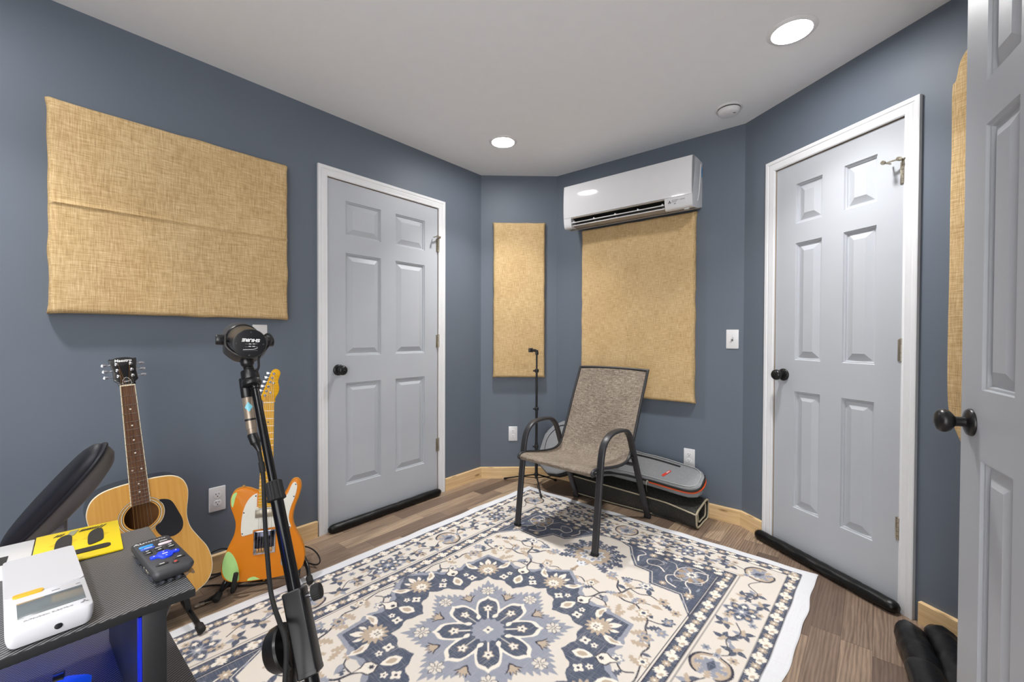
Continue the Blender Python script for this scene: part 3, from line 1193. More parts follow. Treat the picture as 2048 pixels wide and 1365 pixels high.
g.tube(cr([q, q + V((-.003, -.012, -.012)), q + V((-.002, -.015, -.045)), q + V((.002, -.012, -.07))], 4), .0016, 6)
g.obj('zip_pull', 'nickel', gb)
for s in (.38, .70):
    g = G(MB)
    q = bag_pt(s, .93, .05)
    g.tube(cr([q + V((-.014, 0, 0)), q + V((-.010, -.004, .012)), q + V((.010, -.004, .012)), q + V((.014, 0, 0))], 4), .004, 8)
    g.obj('strap_loop', 'zip', gb)
# carrying handle, badge and dark straps on the body
g = G(MB)
g.sweep(cr([bag_pt(.20, .55, .05), bag_pt(.22, .45, .066), bag_pt(.27, .3, .072), bag_pt(.31, .15, .062), bag_pt(.33, .05, .05)], 5), rrect(-.014, .014, -.003, .003, .002, 2), (0, -.8, .5))
g.sweep(cr([bag_pt(.06, -.75, .05), bag_pt(.12, -.6, .058), bag_pt(.2, -.55, .054), bag_pt(.3, -.6, .05)], 5), rrect(-.012, .012, -.003, .003, .002, 2), (0, -.8, .5))
g.obj('straps', 'zip', gb)
g = G(MB)
R = []
for s in (.004, .02, .05, .09, .13, .18, .22, .26, .30, .34, .40, .46):
    R.append([bag_pt(s, a * 1.012, n * .088 * 1.03) for a, n in ((-.985, .42), (-1, .2), (-1, -.2), (-.97, -.34), (-.88, -.405), (-.4, -.425))])
g.loft(R, False, False)
g.obj('base_panel', 'zip', gb, 60)
g = G(MB)
seam = [bag_pt(s, a, .0495) for s, a in ((.32, .74), (.22, .80), (.13, .78), (.07, .62), (.045, .3), (.045, 0), (.06, -.4), (.11, -.68))]
g.tube(cr(seam, 5), .0024, 6)
g.obj('pocket_seam', 'zip', gb)

# ------------------------------------------------------------------ small tripod light stand
LC = V((.189, 3.279, 0))
ls = root('light_stand', LC, 'thin black tripod stand with a phone clamp in the far corner', 'tripod stand')
g = G(T(*LC))
g.cyl((0, 0, .055), (0, 0, .33), .0115)
g.cyl((0, 0, .30), (0, 0, .60), .0098)
g.cyl((0, 0, .58), (0, 0, .89), .0082)
g.cyl((0, 0, .87), (0, 0, 1.02), .0066)
g.obj('pole', 'satin_black', ls)
for z in (.085, .300, .588, .878):
    g = G(T(*LC))
    g.lathe((0, 0, z - .013), (0, 0, 1), [(0, .012), (.002, .0155), (.022, .0155), (.026, .012)], 16)
    g.cyl((-.012, -.004, z), (-.027, -.009, z), .006, seg=10)
    g.obj('locking_collar', 'rubber', ls)
feet = [V((-.0517, 3.3966, 0)) - LC, V((.2073, 3.0123, .005)) - LC, V((.345, 3.362, 0)) - LC]
for f in feet:
    g = G(T(*LC))
    d = f.normalized()
    g.cyl(d * .014 + V((0, 0, .082)), f + V((0, 0, .016)), .0055, .005, seg=10)
    lg = g.obj('leg', 'satin_black', ls)
    g = G(T(*LC))
    g.cyl(d * .012 + V((0, 0, .058)), d * .13 + V((0, 0, .050)), .0035, seg=8)
    g.obj('brace', 'satin_black', lg)
    g = G(T(*LC))
    g.lathe(f - d * .016 + V((0, 0, .018)), d + V((0, 0, -.28)), [(0, .0075), (.02, .0085), (.026, .006)], 12)
    g.obj('rubber_foot', 'rubber', lg)
g = G(T(*LC) @ RZ(math.radians(8)))
g.box(-.012, .012, -.012, .012, 1.000, 1.022, .003)
g.box(-.010, .010, -.010, .010, 1.018, 1.036, .004)
g.cyl((-.004, 0, 1.030), (-.030, 0, 1.034), .0105, seg=16)
hd = g.obj('tilt_head', 'satin_black', ls)
g = G(T(*LC) @ RZ(math.radians(8)))
g.box(-.066, -.036, -.014, .004, 1.019, 1.050, .004)
g.box(-.036, -.033, -.016, .006, 1.017, 1.051, .0008)
g.cyl((-.051, -.016, 1.034), (-.051, -.013, 1.034), .003, seg=10)
g.obj('phone_clamp', 'satin_black', hd)
# ------------------------------------------------------------------ guitars on floor stands
def pose(R, t):
    return Matrix(((R[0][0], R[0][1], R[0][2], t[0]), (R[1][0], R[1][1], R[1][2], t[1]), (R[2][0], R[2][1], R[2][2], t[2]), (0, 0, 0, 1)))


def fretz(n, scale=.648):
    return -scale * (1 - 2 ** (-n / 12.))


M['spruce'] = make_wood_top('amber_spruce', S(204, 147, 68), S(219, 167, 86))
M['dark_wood'] = plain('dark_body_lacquer', S(34, 32, 34), .25, var=.1, coat=.5)
M['inner_wood'] = plain('raw_inner_wood', S(150, 100, 54), .8, var=.15)
M['rosewood'] = make_wood_top('rosewood_board', S(84, 58, 44), S(126, 92, 72), f=220.)
M['cream_bind'] = plain('cream_plastic', S(232, 220, 190), .35, var=.02)
M['fret_wire'] = plain('fret_wire', S(200, 196, 186), .25, metal=.9, var=.02)
M['steel_string'] = plain('steel_string', S(170, 160, 145), .3, metal=.9, var=.02)
M['brass_string'] = plain('bronze_string', S(186, 142, 90), .3, metal=.9, var=.02)
M['pickguard_black'] = plain('black_pickguard', S(26, 28, 34), .3, var=.05)
M['head_black'] = plain('black_headstock', S(22, 20, 20), .2, var=.06, coat=.6)
M['pearl'] = plain('pearl_dot', S(226, 222, 212), .25, var=.02)
M['orange_paint'] = plain('orange_lacquer', S(222, 130, 18), .35, var=.02, vs=4, coat=.1, spec=.25)
M['mint'] = plain('mint_undercoat', S(178, 226, 140), .4, var=.05, vs=40)
M['amber_edge'] = plain('amber_bare_edge', S(196, 148, 60), .35, var=.06)
M['maple'] = make_wood_top('amber_maple', S(206, 148, 5), S(226, 172, 12), axis=0, f=130., coat=.05)
M['guard_white'] = plain('off_white_guard', S(232, 230, 218), .3, var=.01)


def tuner(M_, x, y, z, s, mat, parent, post=True, button=.022, base=.014):
    """machine head: post and ferrule on the face, shaft and button out to the side s"""
    g = G(M_)
    g.lathe((x, y, z), (0, -1, 0), [(0, .0058), (.002, .0056), (.003, .0036), (.011, .0032), (.012, .0014)], 14)
    h = g.obj('tuning_machine', mat, parent, 50)
    g = G(M_)
    bx = x + s * button
    g.cyl((x + s * base, y + .012, z + .002), (bx, y + .012, z + .002), .0022, seg=8)
    g.sweep([(bx, y + .012, z + .002), (bx + s * .004, y + .012, z + .002), (bx + s * .012, y + .012, z + .002), (bx + s * .015, y + .012, z + .002)],
            lambda t: [(a * (1, 1.25, 1.2, .7)[min(3, int(t * 3 + .5))], b * (1, 1.25, 1.2, .7)[min(3, int(t * 3 + .5))]) for a, b in rrect(-.0018, .0018, -.0048, .0048, .0016, 3)], (0, 0, 1))
    g.obj('button', mat, h, 50)


def neck_board(Mx, w0, w1, zend, mat_board, mat_bind, parent, nfr, y_top=0., th=.006, dots=(3, 5, 7, 9, 15, 17), dd=12, dotmat='pearl', dr=.003):
    g = G(Mx)
    b = .0022
    f = lambda z: (w0 + (w1 - w0) * (z / zend)) / 2

    def slab(g, x0, x1, ya, yb):
        g.loft([[(x0(z), ya, z), (x1(z), ya, z), (x1(z), yb, z), (x0(z), yb, z)] for z in (0, zend)])
    slab(g, lambda z: -f(z) + b, lambda z: f(z) - b, y_top, y_top + th)
    fb = g.obj('fretboard', mat_board, parent)
    for s in (-1, 1):
        g = G(Mx)
        if s < 0:
            slab(g, lambda z: -f(z), lambda z: -f(z) + b, y_top + .0002, y_top + th)
        else:
            slab(g, lambda z: f(z) - b, lambda z: f(z), y_top + .0002, y_top + th)
        g.obj('fretboard_edge', mat_bind, fb)
    for n in range(1, nfr + 1):
        z = fretz(n)
        g = G(Mx)
        g.tube([(-f(z), y_top - .0002, z), (f(z), y_top - .0002, z)], .0009, 6)
        g.obj('fret', 'fret_wire', fb)
    for n in dots + (dd,):
        z = (fretz(n) + fretz(n - 1)) / 2
        if z < zend:
            continue
        for x in ((0,) if n != dd else (-.013, .013)):
            g = G(Mx)
            g.lathe((x, y_top + .0004, z), (0, -1, 0), [(0, dr), (.0008, dr), (.0009, .0005)], 16)
            g.obj('inlay_dot', dotmat, fb)
    return fb, f


def rodstring(Mx, a, b, r, mat, parent):
    g = G(Mx)
    g.cyl(a, b, r, seg=6)
    g.obj('string', mat, parent)


# -------- acoustic
MAG = pose(((.6522, -.7515, -.0994), (.7549, .6558, -.0049), (.0688, -.0718, .9950)), (-1.4278, 1.5994, .9533))
ag = root('acoustic_guitar', MAG @ T(0, .05, -.864), 'natural top acoustic guitar with black pickguard standing against the long wall', 'guitar')
half = [(0, -.359), (.05, -.3595), (.10, -.368), (.131, -.391), (.1455, -.43), (.144, -.47), (.137, -.51), (.1345, -.545), (.142, -.59), (.165, -.64), (.189, -.69), (.200, -.745), (.195, -.795), (.171, -.832), (.12, -.854), (.06, -.8625), (0, -.864)]
ol = half + [(-x, z) for x, z in half[-2:0:-1]]
OL = cr2(ol, 5)
SHZ = -.490


def holed(g, outer, inner, y):
    bm = bmesh.new()
    es = []
    for lp in (outer, inner):
        vs = [bm.verts.new((x, y, z)) for x, z in lp]
        for i in range(len(vs)):
            es.append(bm.edges.new((vs[i], vs[(i + 1) % len(vs)])))
    bmesh.ops.triangle_fill(bm, use_beauty=True, use_dissolve=False, edges=es)
    g.bm(bm)


hole = ring2(lambda a: (.0505 * math.cos(a), SHZ + .0505 * math.sin(a)), 48)
g = G(MAG)
holed(g, [(x * .985, z + (-.61 - z) * .012) for x, z in OL], hole, .0062)
g.loft([[(x, .0062, z) for x, z in hole], [(x, .0095, z) for x, z in hole]], True, False)
g.obj('soundboard', 'spruce', ag)
g = G(MAG)
ins = lambda d: [(x * (1 - d / .2), z + (-.61 - z) * d / .25) for x, z in OL]
g.loft([[(x, y, z) for x, z in ins(d)] for d, y in ((.003, .0060), (.0006, .0064), (0, .0075), (0, .0105))], True, False)
g.obj('binding', 'cream_bind', ag, 60)
g = G(MAG)
g.loft([[(x, y, z) for x, z in ins(d)] for d, y in ((0, .0105), (0, .102), (.002, .105), (.006, .106))], True, False)
g.obj('body_sides', 'dark_wood', ag, 60)
g = G(MAG)
g.plate([(x, z) for x, z in ins(.006)], .106)
g.plate([(x, z) for x, z in ins(.008)], .101)
g.obj('back', 'inner_wood', ag)
for a_, b_, mt in ((.0505, .0545, 'spruce'), (.0545, .0565, 'print_black'), (.0565, .0590, 'cream_bind'), (.0590, .0600, 'print_black'), (.0640, .0655, 'print_black'), (.0655, .0675, 'cream_bind'), (.0675, .0685, 'print_black')):
    g = G(MAG)
    R = [ring2(lambda t: (q * math.cos(t), .0060 if mt != 'spruce' else .0059, SHZ + q * math.sin(t)), 64) for q in (a_, b_)]
    g.loft(R, True, False)
    g.obj('rosette_ring', mt, ag)
g = G(MAG)
pgd = cr2([(.0685 * math.cos(a), SHZ + .0685 * math.sin(a)) for a in [math.radians(d) for d in (38, 15, -10, -35, -60)]] + [(.052, -.590), (.085, -.602), (.112, -.588), (.119, -.555), (.108, -.512), (.088, -.462)], 5)
g.prism(pgd, .0048, .0063, .0006, 1)
g.obj('pickguard', 'pickguard_black', ag)
fb, fw = neck_board(MAG, .043, .057, -.4440, 'rosewood', 'cream_bind', ag, 20)
g = G(MAG)
R = []
for z, d in ((.006, .019), (-.1, .020), (-.25, .022), (-.325, .024), (-.350, .045), (-.3605, .075)):
    wz = fw(max(-.44, min(0, z)))
    R.append([(wz * math.cos(a), .006 + d * max(0, math.sin(a)) ** .8, z) for a in [PI * k / 14 for k in range(15)]])
g.loft(R)
g.obj('neck', 'dark_wood', ag, 50)
g = G(MAG)
g.box(-.0215, .0215, -.0025, .006, 0, .0045, .0006)
g.obj('nut', 'cream_bind', ag)
# headstock, tilted back
HS = MAG @ T(0, .001, .0045) @ RX(math.radians(-13)) @ Matrix(((1, 0, -.03, 0), (0, 1, 0, 0), (0, 0, 1, 0), (0, 0, 0, 1)))
ho = cr2([(-.0215, 0), (-.024, .010), (-.0335, .020), (-.0345, .030), (-.034, .06), (-.0395, .099), (-.030, .1015), (-.012, .1065), (.012, .1065), (.030, .1015), (.0395, .099), (.034, .06), (.0345, .030), (.0335, .020), (.024, .010), (.0215, 0)], 4)
g = G(HS)
g.prism(ho, 0, .015, .0015, 2)
hd = g.obj('headstock', 'head_black', ag, 40)
for s in (-1, 1):
    for k, z in enumerate((.034, .057, .080)):
        tuner(HS, s * .020, 0, z, s, 'chrome', ag, True, .026, .014)
text('Maestro', .0145, HS @ T(0, -.0004, .0935) @ FACE, 'print_white', ag, shear=.15, bold=.0003)
g = G(HS)
g.prism(cr2([(-.0125, .002), (-.0125, .014), (-.008, .024), (0, .030), (.008, .024), (.0125, .014), (.0125, .002)], 4), -.0018, .0002, .0008, 1)
tc = g.obj('truss_rod_cover', 'head_black', ag)
g = G(HS)
pth = [(x * .93, -.002, .002 + (z - .002) * .95) for x, z in cr2([(-.0125, .002), (-.0125, .014), (-.008, .024), (0, .030), (.008, .024), (.0125, .014), (.0125, .002)], 4)]
g.tube(pth, .0005, 5, closed=True)
g.obj('cover_outline', 'print_white', tc)
text('Gibson', .0062, HS @ T(0, -.0020, .0135) @ RY(math.radians(-8)) @ FACE, 'print_white', ag, shear=.2)
for k in range(6):
    x = -.0175 + .007 * k
    xb_ = -.027 + .0108 * k
    r_ = (.0008, .0007, .0006, .0005, .0004, .0004)[k]
    mt = 'brass_string' if k < 4 else 'steel_string'
    rodstring(MAG, (x, -.0030, .002), (xb_, -.0050, -.652), r_, mt, ag)
    s = -1 if k < 3 else 1
    q = HS @ V((s * .0165, -.006, (.034, .057, .080)[k if k < 3 else 5 - k]))
    rodstring(I4, MAG @ V((x, -.0030, .003)), q, r_, mt, ag)
g = G(MAG)
g.prism(cr2([(-.078, -.655), (-.05, -.645), (0, -.640), (.05, -.645), (.078, -.655), (.075, -.672), (.04, -.675), (0, -.680), (-.04, -.675), (-.075, -.672)], 4), -.003, .0063, .002, 2)
br = g.obj('bridge', 'rosewood', ag)
g = G(MAG)
g.box(-.036, .036, -.006, -.002, -.6535, -.6505, .0005)
g.obj('saddle', 'cream_bind', br)
for k in range(6):
    g = G(MAG)
    g.lathe((-.027 + .0108 * k, -.0028, -.668), (0, -1, 0), [(0, .0035), (.003, .0035), (.004, .0015)], 12)
    g.obj('bridge_pin', 'cream_bind', br)

# -------- electric
MEG = pose(((.9287, -.3707, -.0025), (.3700, .9264, .0705), (-.0239, -.0664, .9975)), (-1.0968, 1.9416, .8380))
eg = root('electric_guitar', MEG @ T(0, .03, -.781), 'worn orange single-cutaway electric guitar with white pickguard and yellow maple neck', 'guitar')
eo = [(-.0285, -.400), (-.045, -.392), (-.07, -.380), (-.100, -.376), (-.126, -.388), (-.1375, -.418), (-.134, -.455), (-.121, -.495), (-.114, -.530), (-.120, -.575), (-.140, -.625), (-.157, -.675), (-.1625, -.715), (-.153, -.752), (-.122, -.772), (-.06, -.7795), (0, -.781), (.06, -.7795), (.122, -.772), (.153, -.752), (.1625, -.712), (.158, -.672), (.143, -.628), (.122, -.585), (.110, -.550), (.1085, -.515), (.117, -.475), (.131, -.435), (.139, -.400), (.137, -.372), (.124, -.356), (.107, -.357), (.094, -.374), (.080, -.405), (.060, -.430), (.0285, -.440)]
EO = cr2(eo, 4)
FY = .0125
g = G(MEG)
g.prism(EO, FY, FY + .044, .004, 3)
eb = g.obj('body', 'orange_paint', eg, 45)
g = G(MEG)
g.tube([(x * 1.0005, FY + .0345, z) for x, z in EO], .0022, 6, closed=True)
g.obj('bare_edge', 'amber_edge', eg)


def chip(ol, n=4):
    g = G(MEG)
    g.prism(cr2(ol, n), FY - .0005, FY + .002, .0003, 1)
    g.obj('worn_patch', 'mint', eg)


chip([(-.150, -.655), (-.139, -.638), (-.122, -.652), (-.108, -.680), (-.098, -.712), (-.094, -.742), (-.094, -.766), (-.108, -.771), (-.128, -.765), (-.146, -.748), (-.157, -.72), (-.1575, -.685)])
chip([(-.125, -.393), (-.112, -.391), (-.118, -.410), (-.122, -.432), (-.127, -.452), (-.1325, -.440), (-.1335, -.415)])
chip([(-.062, -.774), (-.055, -.764), (-.035, -.762), (-.022, -.770), (-.015, -.7755), (-.04, -.776)])
g = G(MEG)
pg = cr2([(-.034, -.400), (-.052, -.408), (-.072, -.432), (-.086, -.470), (-.092, -.515), (-.093, -.555)], 4, False) + [(-.090, -.577), (-.085, -.581), (-.047, -.574), (-.046, -.560), (.046, -.556), (.048, -.572)] + cr2([(.085, -.575), (.100, -.570), (.104, -.560)], 3, False) + cr2([(.096, -.540), (.094, -.512), (.102, -.472), (.115, -.436), (.123, -.402), (.124, -.378), (.116, -.366), (.106, -.370), (.098, -.386), (.088, -.412), (.070, -.436), (.05, -.447), (.034, -.450)], 3, False) + [(.034, -.462), (-.034, -.462)]
g.prism(pg, FY - .0022, FY + .0005, .0008, 1)
pgo = g.obj('pickguard', 'guard_white', eg, 30)
for x, z in ((-.040, -.412), (-.084, -.48), (-.087, -.570), (.098, -.565), (.118, -.376), (.112, -.43)):
    g = G(MEG)
    g.lathe((x, FY - .0022, z), (0, -1, 0), [(0, .003), (.001, .0024), (.0012, .0004)], 10)
    g.obj('screw', 'print_black', pgo)
fb, fw = neck_board(MEG, .042, .056, -.4620, 'maple', 'maple', eg, 21, 0., .0075, dotmat='print_black', dr=.0028)
g = G(MEG)
R = []
for z, d in ((.004, .013), (-.1, .0135), (-.25, .0145), (-.37, .016), (-.40, .010), (-.46, .006)):
    wz = fw(max(-.46, min(0, z)))
    R.append([(wz * math.cos(a), .0075 + d * max(0, math.sin(a)) ** .8, z) for a in [PI * k / 14 for k in range(15)]])
g.loft(R)
g.obj('neck', 'maple', eg, 50)
g = G(MEG)
g.box(-.021, .021, -.0018, .006, 0, .0032, .0005)
g.obj('nut', 'cream_bind', eg)
eh = cr2([(-.021, .0), (-.023, .008), (-.033, .016), (-.0345, .0225), (-.031, .034), (-.020, .066), (-.006, .106), (.005, .138), (.012, .148), (.022, .1525), (.033, .149), (.0405, .139), (.041, .127), (.036, .111), (.0335, .095), (.0365, .078), (.0385, .063), (.036, .045), (.028, .028), (.0225, .014), (.021, 0)], 3)
g = G(MEG)
g.prism(eh, .004, .018, .0015, 2)
g.obj('headstock', 'maple', eg, 40)
for (x, z) in ((.0165, .131), (.0095, .112), (.0025, .093), (-.0045, .073), (-.0115, .053), (-.0175, .033)):
    tuner(MEG, x, .004, z, -1, 'chrome', eg, True, .020, .010)
for x, z in ((.016, .088), (.004, .045)):
    g = G(MEG)
    g.lathe((x, .004, z), (0, -1, 0), [(0, .005), (.003, .005), (.004, .002)], 14)
    g.obj('string_tree', 'chrome', eg)
M['dark_chrome'] = plain('smoked_chrome', S(60, 62, 74), .1, metal=1., var=.02)
g = G(MEG)
g.box(-.040, .040, FY - .006, FY, -.508, -.472, .002)
pk = g.obj('pickup', 'nickel', eg)
g = G(MEG)
g.box(-.043, .043, FY - .0035, FY, -.668, -.566, .0025)
bp = g.obj('bridge_plate', 'chrome', eg)
g = G(MEG)
g.box(-.038, .038, FY - .0055, FY - .003, -.640, -.570, .001)
g.obj('bridge_pickup', 'dark_chrome', bp)
for k in range(6):
    xs_ = -.0265 + .0106 * k
    g = G(MEG)
    g.box(xs_ - .0042, xs_ + .0042, FY - .010, FY - .003, -.660, -.640, .0015)
    g.obj('saddle', 'brass_string', bp)
    rodstring(MEG, (-.0175 + .007 * k, -.0022, .002), (xs_, FY - .0105, -.650), .0005, 'steel_string', eg)
    pz = (.033, .053, .073, .093, .112, .131)[k]
    px_ = (-.0175, -.0115, -.0045, .0025, .0095, .0165)[k]
    rodstring(MEG, (-.0175 + .007 * k, -.0022, .002), (px_, -.004, pz), .0005, 'steel_string', eg)
g = G(MEG)
g.prism(rrect(.066, .100, -.735, -.575, .016, 6), FY - .0018, FY, .0006, 1)
cp = g.obj('control_plate', 'chrome', eg)
for z in (-.640, -.690):
    g = G(MEG)
    g.lathe((.083, FY - .0018, z), (0, -1, 0), [(0, .0095), (.013, .0092), (.0145, .008)], 24)
    g.obj('volume_knob', 'chrome', cp)
g = G(MEG)
g.cyl((.083, FY - .0018, -.598), (.085, FY - .014, -.594), .0016, seg=8)
g.lathe((.085, FY - .013, -.594), (.1, -1, .2), [(0, .0035), (.006, .0042), (.009, .003), (.010, .0005)], 12)
g.obj('selector_switch', 'print_black', cp)
for x, z in ((-.090, -.3755), (.0, -.7825)):
    g = G(MEG)
    d = V((x * .6, 0, .5 if z > -.5 else -1)).normalized()
    g.lathe((x, FY + .02, z), d, [(-.002, .003), (.006, .0028), (.008, .006), (.0095, .0055), (.010, .001)], 14)
    g.obj('strap_button', 'amber_edge', eg)


# -------- stands
def floorpt(q):
    return V((q[0], q[1], 0))


el_n = V((MEG[0][1], MEG[1][1], 0)).normalized()       # away from the viewer
el_x = V((MEG[0][0], MEG[1][0], 0)).normalized()
ac_n = V((MAG[0][1], MAG[1][1], 0)).normalized()
ac_x = V((MAG[0][0], MAG[1][0], 0)).normalized()


def guitar_stand(c, X, N, label, spread, front, rear, fork, zf, ym):
    """folding A-frame stand; c under the body, X to the viewer's right, N away from the viewer"""
    r = root('guitar_stand', c, label, 'guitar stand', 'black folding guitar stands')
    apex = c + N * .135 + V((0, 0, .30))
    for s in (-1, 1):
        foot = c + X * (s * spread) - N * front + V((0, 0, .0285))
        g = G()
        g.tube(cr([apex + X * (s * .02), apex + X * (s * .06) + V((0, 0, -.06)), c + X * (s * spread * .86) + N * ym + V((0, 0, .070)), foot], 5), .0095, 10)
        lg = g.obj('front_leg', 'satin_black', r, 60)
        d = (foot - (c + X * (s * spread * .86) + N * ym + V((0, 0, .070)))).normalized()
        g = G()
        g.lathe(foot - d * .018, d, [(0, .0125), (.004, .0145), (.032, .0145), (.036, .012)], 16)
        g.obj('rubber_foot', 'rubber', lg)
        rf = c + X * (s * spread * .62) + N * rear + V((0, 0, .020))
        g = G()
        g.tube([apex + X * (s * .03), rf], .0085, 10)
        lg = g.obj('rear_leg', 'satin_black', r, 60)
        g = G()
        dd = (rf - apex).normalized()
        g.lathe(rf - dd * .016, dd, [(0, .011), (.03, .0125), (.033, .010)], 14)
        g.obj('rubber_foot', 'rubber', lg)
        # cradle arm under the body with an upright lip in front of it
        a = c + X * (s * min(spread * .88, fork)) + N * .06 + V((0, 0, zf + .012))
        g = G()
        g.tube(cr([a, c + X * (s * fork) + N * .0 + V((0, 0, zf - .008)), c + X * (s * fork) - N * .038 + V((0, 0, zf)), c + X * (s * (fork - .012)) - N * .058 + V((0, 0, zf + .055)), c + X * (s * (fork - .018)) - N * .062 + V((0, 0, zf + .085))], 5), .0095, 10)
        g.obj('cradle_arm', 'rubber', r, 60)
    g = G()
    g.cyl(apex - X * .05, apex + X * .05, .013, seg=14)
    g.obj('hinge_bar', 'satin_black', r)


ce = V((-1.0905, 1.900, 0))
guitar_stand(V((ce.x, ce.y, 0)) + el_n * .035, el_x, el_n, 'black folding stand under the orange electric guitar', .178, .052, .16, .125, .036, .052)
ca = MAG @ V((0, .05, -.864))
guitar_stand(V((ca.x, ca.y, 0)), ac_x, ac_n, 'black folding stand under the acoustic guitar', .122, .156, .19, .11, .062, .088)
# ------------------------------------------------------------------ broadcast microphone on a boom stand
mc = V((-0.5284, 0.87, 1.1271))
mf = V((-0.6626, 1.03, 1.1475))
mz = (mc - mf).normalized()
mx_ = V((0, 0, 1)).cross(mz).normalized()
my = mz.cross(mx_)
MM = Matrix(((mx_.x, my.x, mz.x, mc.x), (mx_.y, my.y, mz.y, mc.y), (mx_.z, my.z, mz.z, mc.z), (0, 0, 0, 1))) @ RZ(math.radians(-3))
mi = root('microphone', MM, 'black broadcast microphone with foam windscreen held in a yoke on the boom stand', 'microphone')
M['mic_grey'] = plain('dark_grey_enamel', S(62, 61, 60), .35, metal=.3, var=.04)
g = G(MM)
g.lathe((0, 0, 0), (0, 0, -1), [(-.0005, .0278), (.0005, .0288), (.004, .0292), (.086, .0300), (.088, .0292)], 48)
g.obj('body', 'mic_grey', mi, 40)
g = G(MM)
g.lathe((0, 0, .0003), (0, 0, 1), [(0, .0286), (.0012, .0284), (.0014, .0275), (.0014, .0001)], 48)
bpl = g.obj('back_plate', 'satin_black', mi, 40)
g = G(MM)
g.tube([(.0293 * math.cos(2 * PI * k / 48), .0293 * math.sin(2 * PI * k / 48), .0004) for k in range(48)], .0006, 6, closed=True)
g.obj('rim', 'mic_grey', bpl)
g = G(MM)
g.lathe((0, 0, -.086), (0, 0, -1), [(0, .0315), (.002, .0328), (.006, .0328), (.008, .0315)], 48)
g.obj('collar_ring', 'satin_black', mi)
g = G(MM)
g.lathe((0, 0, -.092), (0, 0, -1), [(0, .0316), (.004, .0326), (.05, .0326), (.066, .031), (.076, .027), (.083, .019), (.085, .001)], 48)
g.obj('windscreen', 'foam', mi, 60)
text('SHURE', .0083, MM @ T(.001, .0075, .0018) @ RZ(PI), 'print_white', bpl, sx=1.25, bold=.0004, shear=.1)
for x, y, w_, h_ in ((-.0065, -.0005, .0055, .0007), (-.0005, -.0003, .0045, .0013), (.006, 0, .0045, .0013), (.010, .0004, .005, .0007), (-.006, -.0062, .006, .0006), (-.0005, -.0052, .0045, .0013), (.006, -.0050, .0045, .0013), (.0105, -.0058, .005, .0007)):
    g = G(MM)
    g.box(x - w_ / 2, x + w_ / 2, y - h_ / 2, y + h_ / 2, .0015, .0020)
    g.obj('response_switch', 'print_grey' if h_ < .001 else 'print_white', bpl)
g = G(MM)
g.tube([(-.012, -.0120, .0018), (.005, -.0112, .0018), (.009, -.0100, .0018), (.0135, -.0075, .0018)], .0004, 6)
g.obj('curve_mark', 'print_white', bpl)
g = G(MM)
g.tube([(-.012, -.0140, .0018), (.0135, -.0128, .0018)], .0003, 6)
g.obj('curve_mark', 'print_grey', bpl)
for a in (0, 90, 180, 270):
    g = G(MM)
    g.lathe((.0235 * math.cos(math.radians(a)), .0235 * math.sin(math.radians(a)), .0012), (0, 0, 1), [(0, .0018), (.001, .0016), (.0013, .0003)], 10)
    g.obj('screw', 'mic_grey', bpl)
PZ = -.056
g = G(MM)
MYK = MM @ T(0, 0, PZ) @ RX(math.radians(-34)) @ T(0, 0, -PZ)
g = G(MYK)
yk = cr([(-.0375, .006, PZ), (-.0375, -.016, PZ), (-.034, -.026, PZ), (-.018, -.0400, PZ), (0, -.0425, PZ), (.018, -.0400, PZ), (.034, -.026, PZ), (.0375, -.016, PZ), (.0375, .006, PZ)], 5)
p_, t_, n_ = g.frames(yk, (0, 0, 1))
g.loft([[p_[i] + V((0, 0, 1)) * a + t_[i].cross(V((0, 0, 1))) * b for a, b in rrect(-.015, .015, -.0018, .0018, .0012, 2)] for i in range(len(p_))])
g.obj('yoke', 'mic_grey', mi, 45)
for s in (-1, 1):
    g = G(MM)
    g.lathe((s * .030, 0, PZ), (s, 0, 0), [(0, .0055), (.008, .0055), (.0085, .0095), (.010, .0105), (.021, .0105), (.0225, .0095), (.023, .001)], 24)
    g.obj('yoke_knob', 'satin_black', mi, 40)
# short lead from the body down to the connector
bA, bE = V((-0.5442, 0.905, 1.0538)), V((-0.325, 0.715, 0.5252))
bd = (bE - bA).normalized()
g = G()
q0 = MM @ V((.024, .012, -.020))
g.tube(cr([q0, MM @ V((.034, .020, -.016)), MM @ V((.041, .006, -.012)), V((-0.5269, 0.9, 1.1014)), V((-0.5296, 0.9, 1.0774)), V((-0.541, 0.905, 1.0622)), V((-0.5527, 0.912, 1.0541))], 6), .0023, 8)
g.obj('lead', 'rubber', mi)

M['boom_black'] = plain('gloss_black_tube', S(20, 20, 22), .22, metal=.3, var=.05)
J = V((-0.3648, 0.7495, 0.6211))
JB = J + V((-.035, .030, -.02))
ms = root('microphone_stand', V((JB.x, JB.y, 0)), 'black boom microphone stand carrying the broadcast microphone beside the desk', 'microphone stand')
yb = MYK @ V((0, -.042, PZ))
g = G()
g.cyl(yb + V((0, 0, .001)), V((-0.5505, 0.905, 1.0632)), .0095, seg=20)
g.lathe(yb, (V((-0.5505, 0.905, 1.0632)) - yb), [(-.002, .008), (.004, .0125), (.012, .0125), (.016, .0095)], 20)
g.obj('thread_adapter', 'satin_black', ms, 40)
g = G()
g.lathe(V((-0.5527, 0.906, 1.0695)), bd, [(0, .0125), (.002, .0165), (.018, .0170), (.021, .0155), (.023, .0175), (.030, .0185), (.034, .0175), (.036, .010)], 32)
g.obj('quick_release_collar', 'satin_black', ms, 40)
cA = V((-0.5396, 0.901, 1.0427))
cB = V((-0.4543, 0.8271, 0.837))
cC = V((-0.3913, 0.7725, 0.6851))
cD = V((-0.3414, 0.7292, 0.5646))
g = G()
g.cyl(cA - bd * .01, cB, .0079, seg=24)
g.lathe(cA, bd, [(0, .0098), (.012, .0098), (.014, .008)], 20)
g.obj('inner_boom', 'boom_black', ms, 40)
g = G()
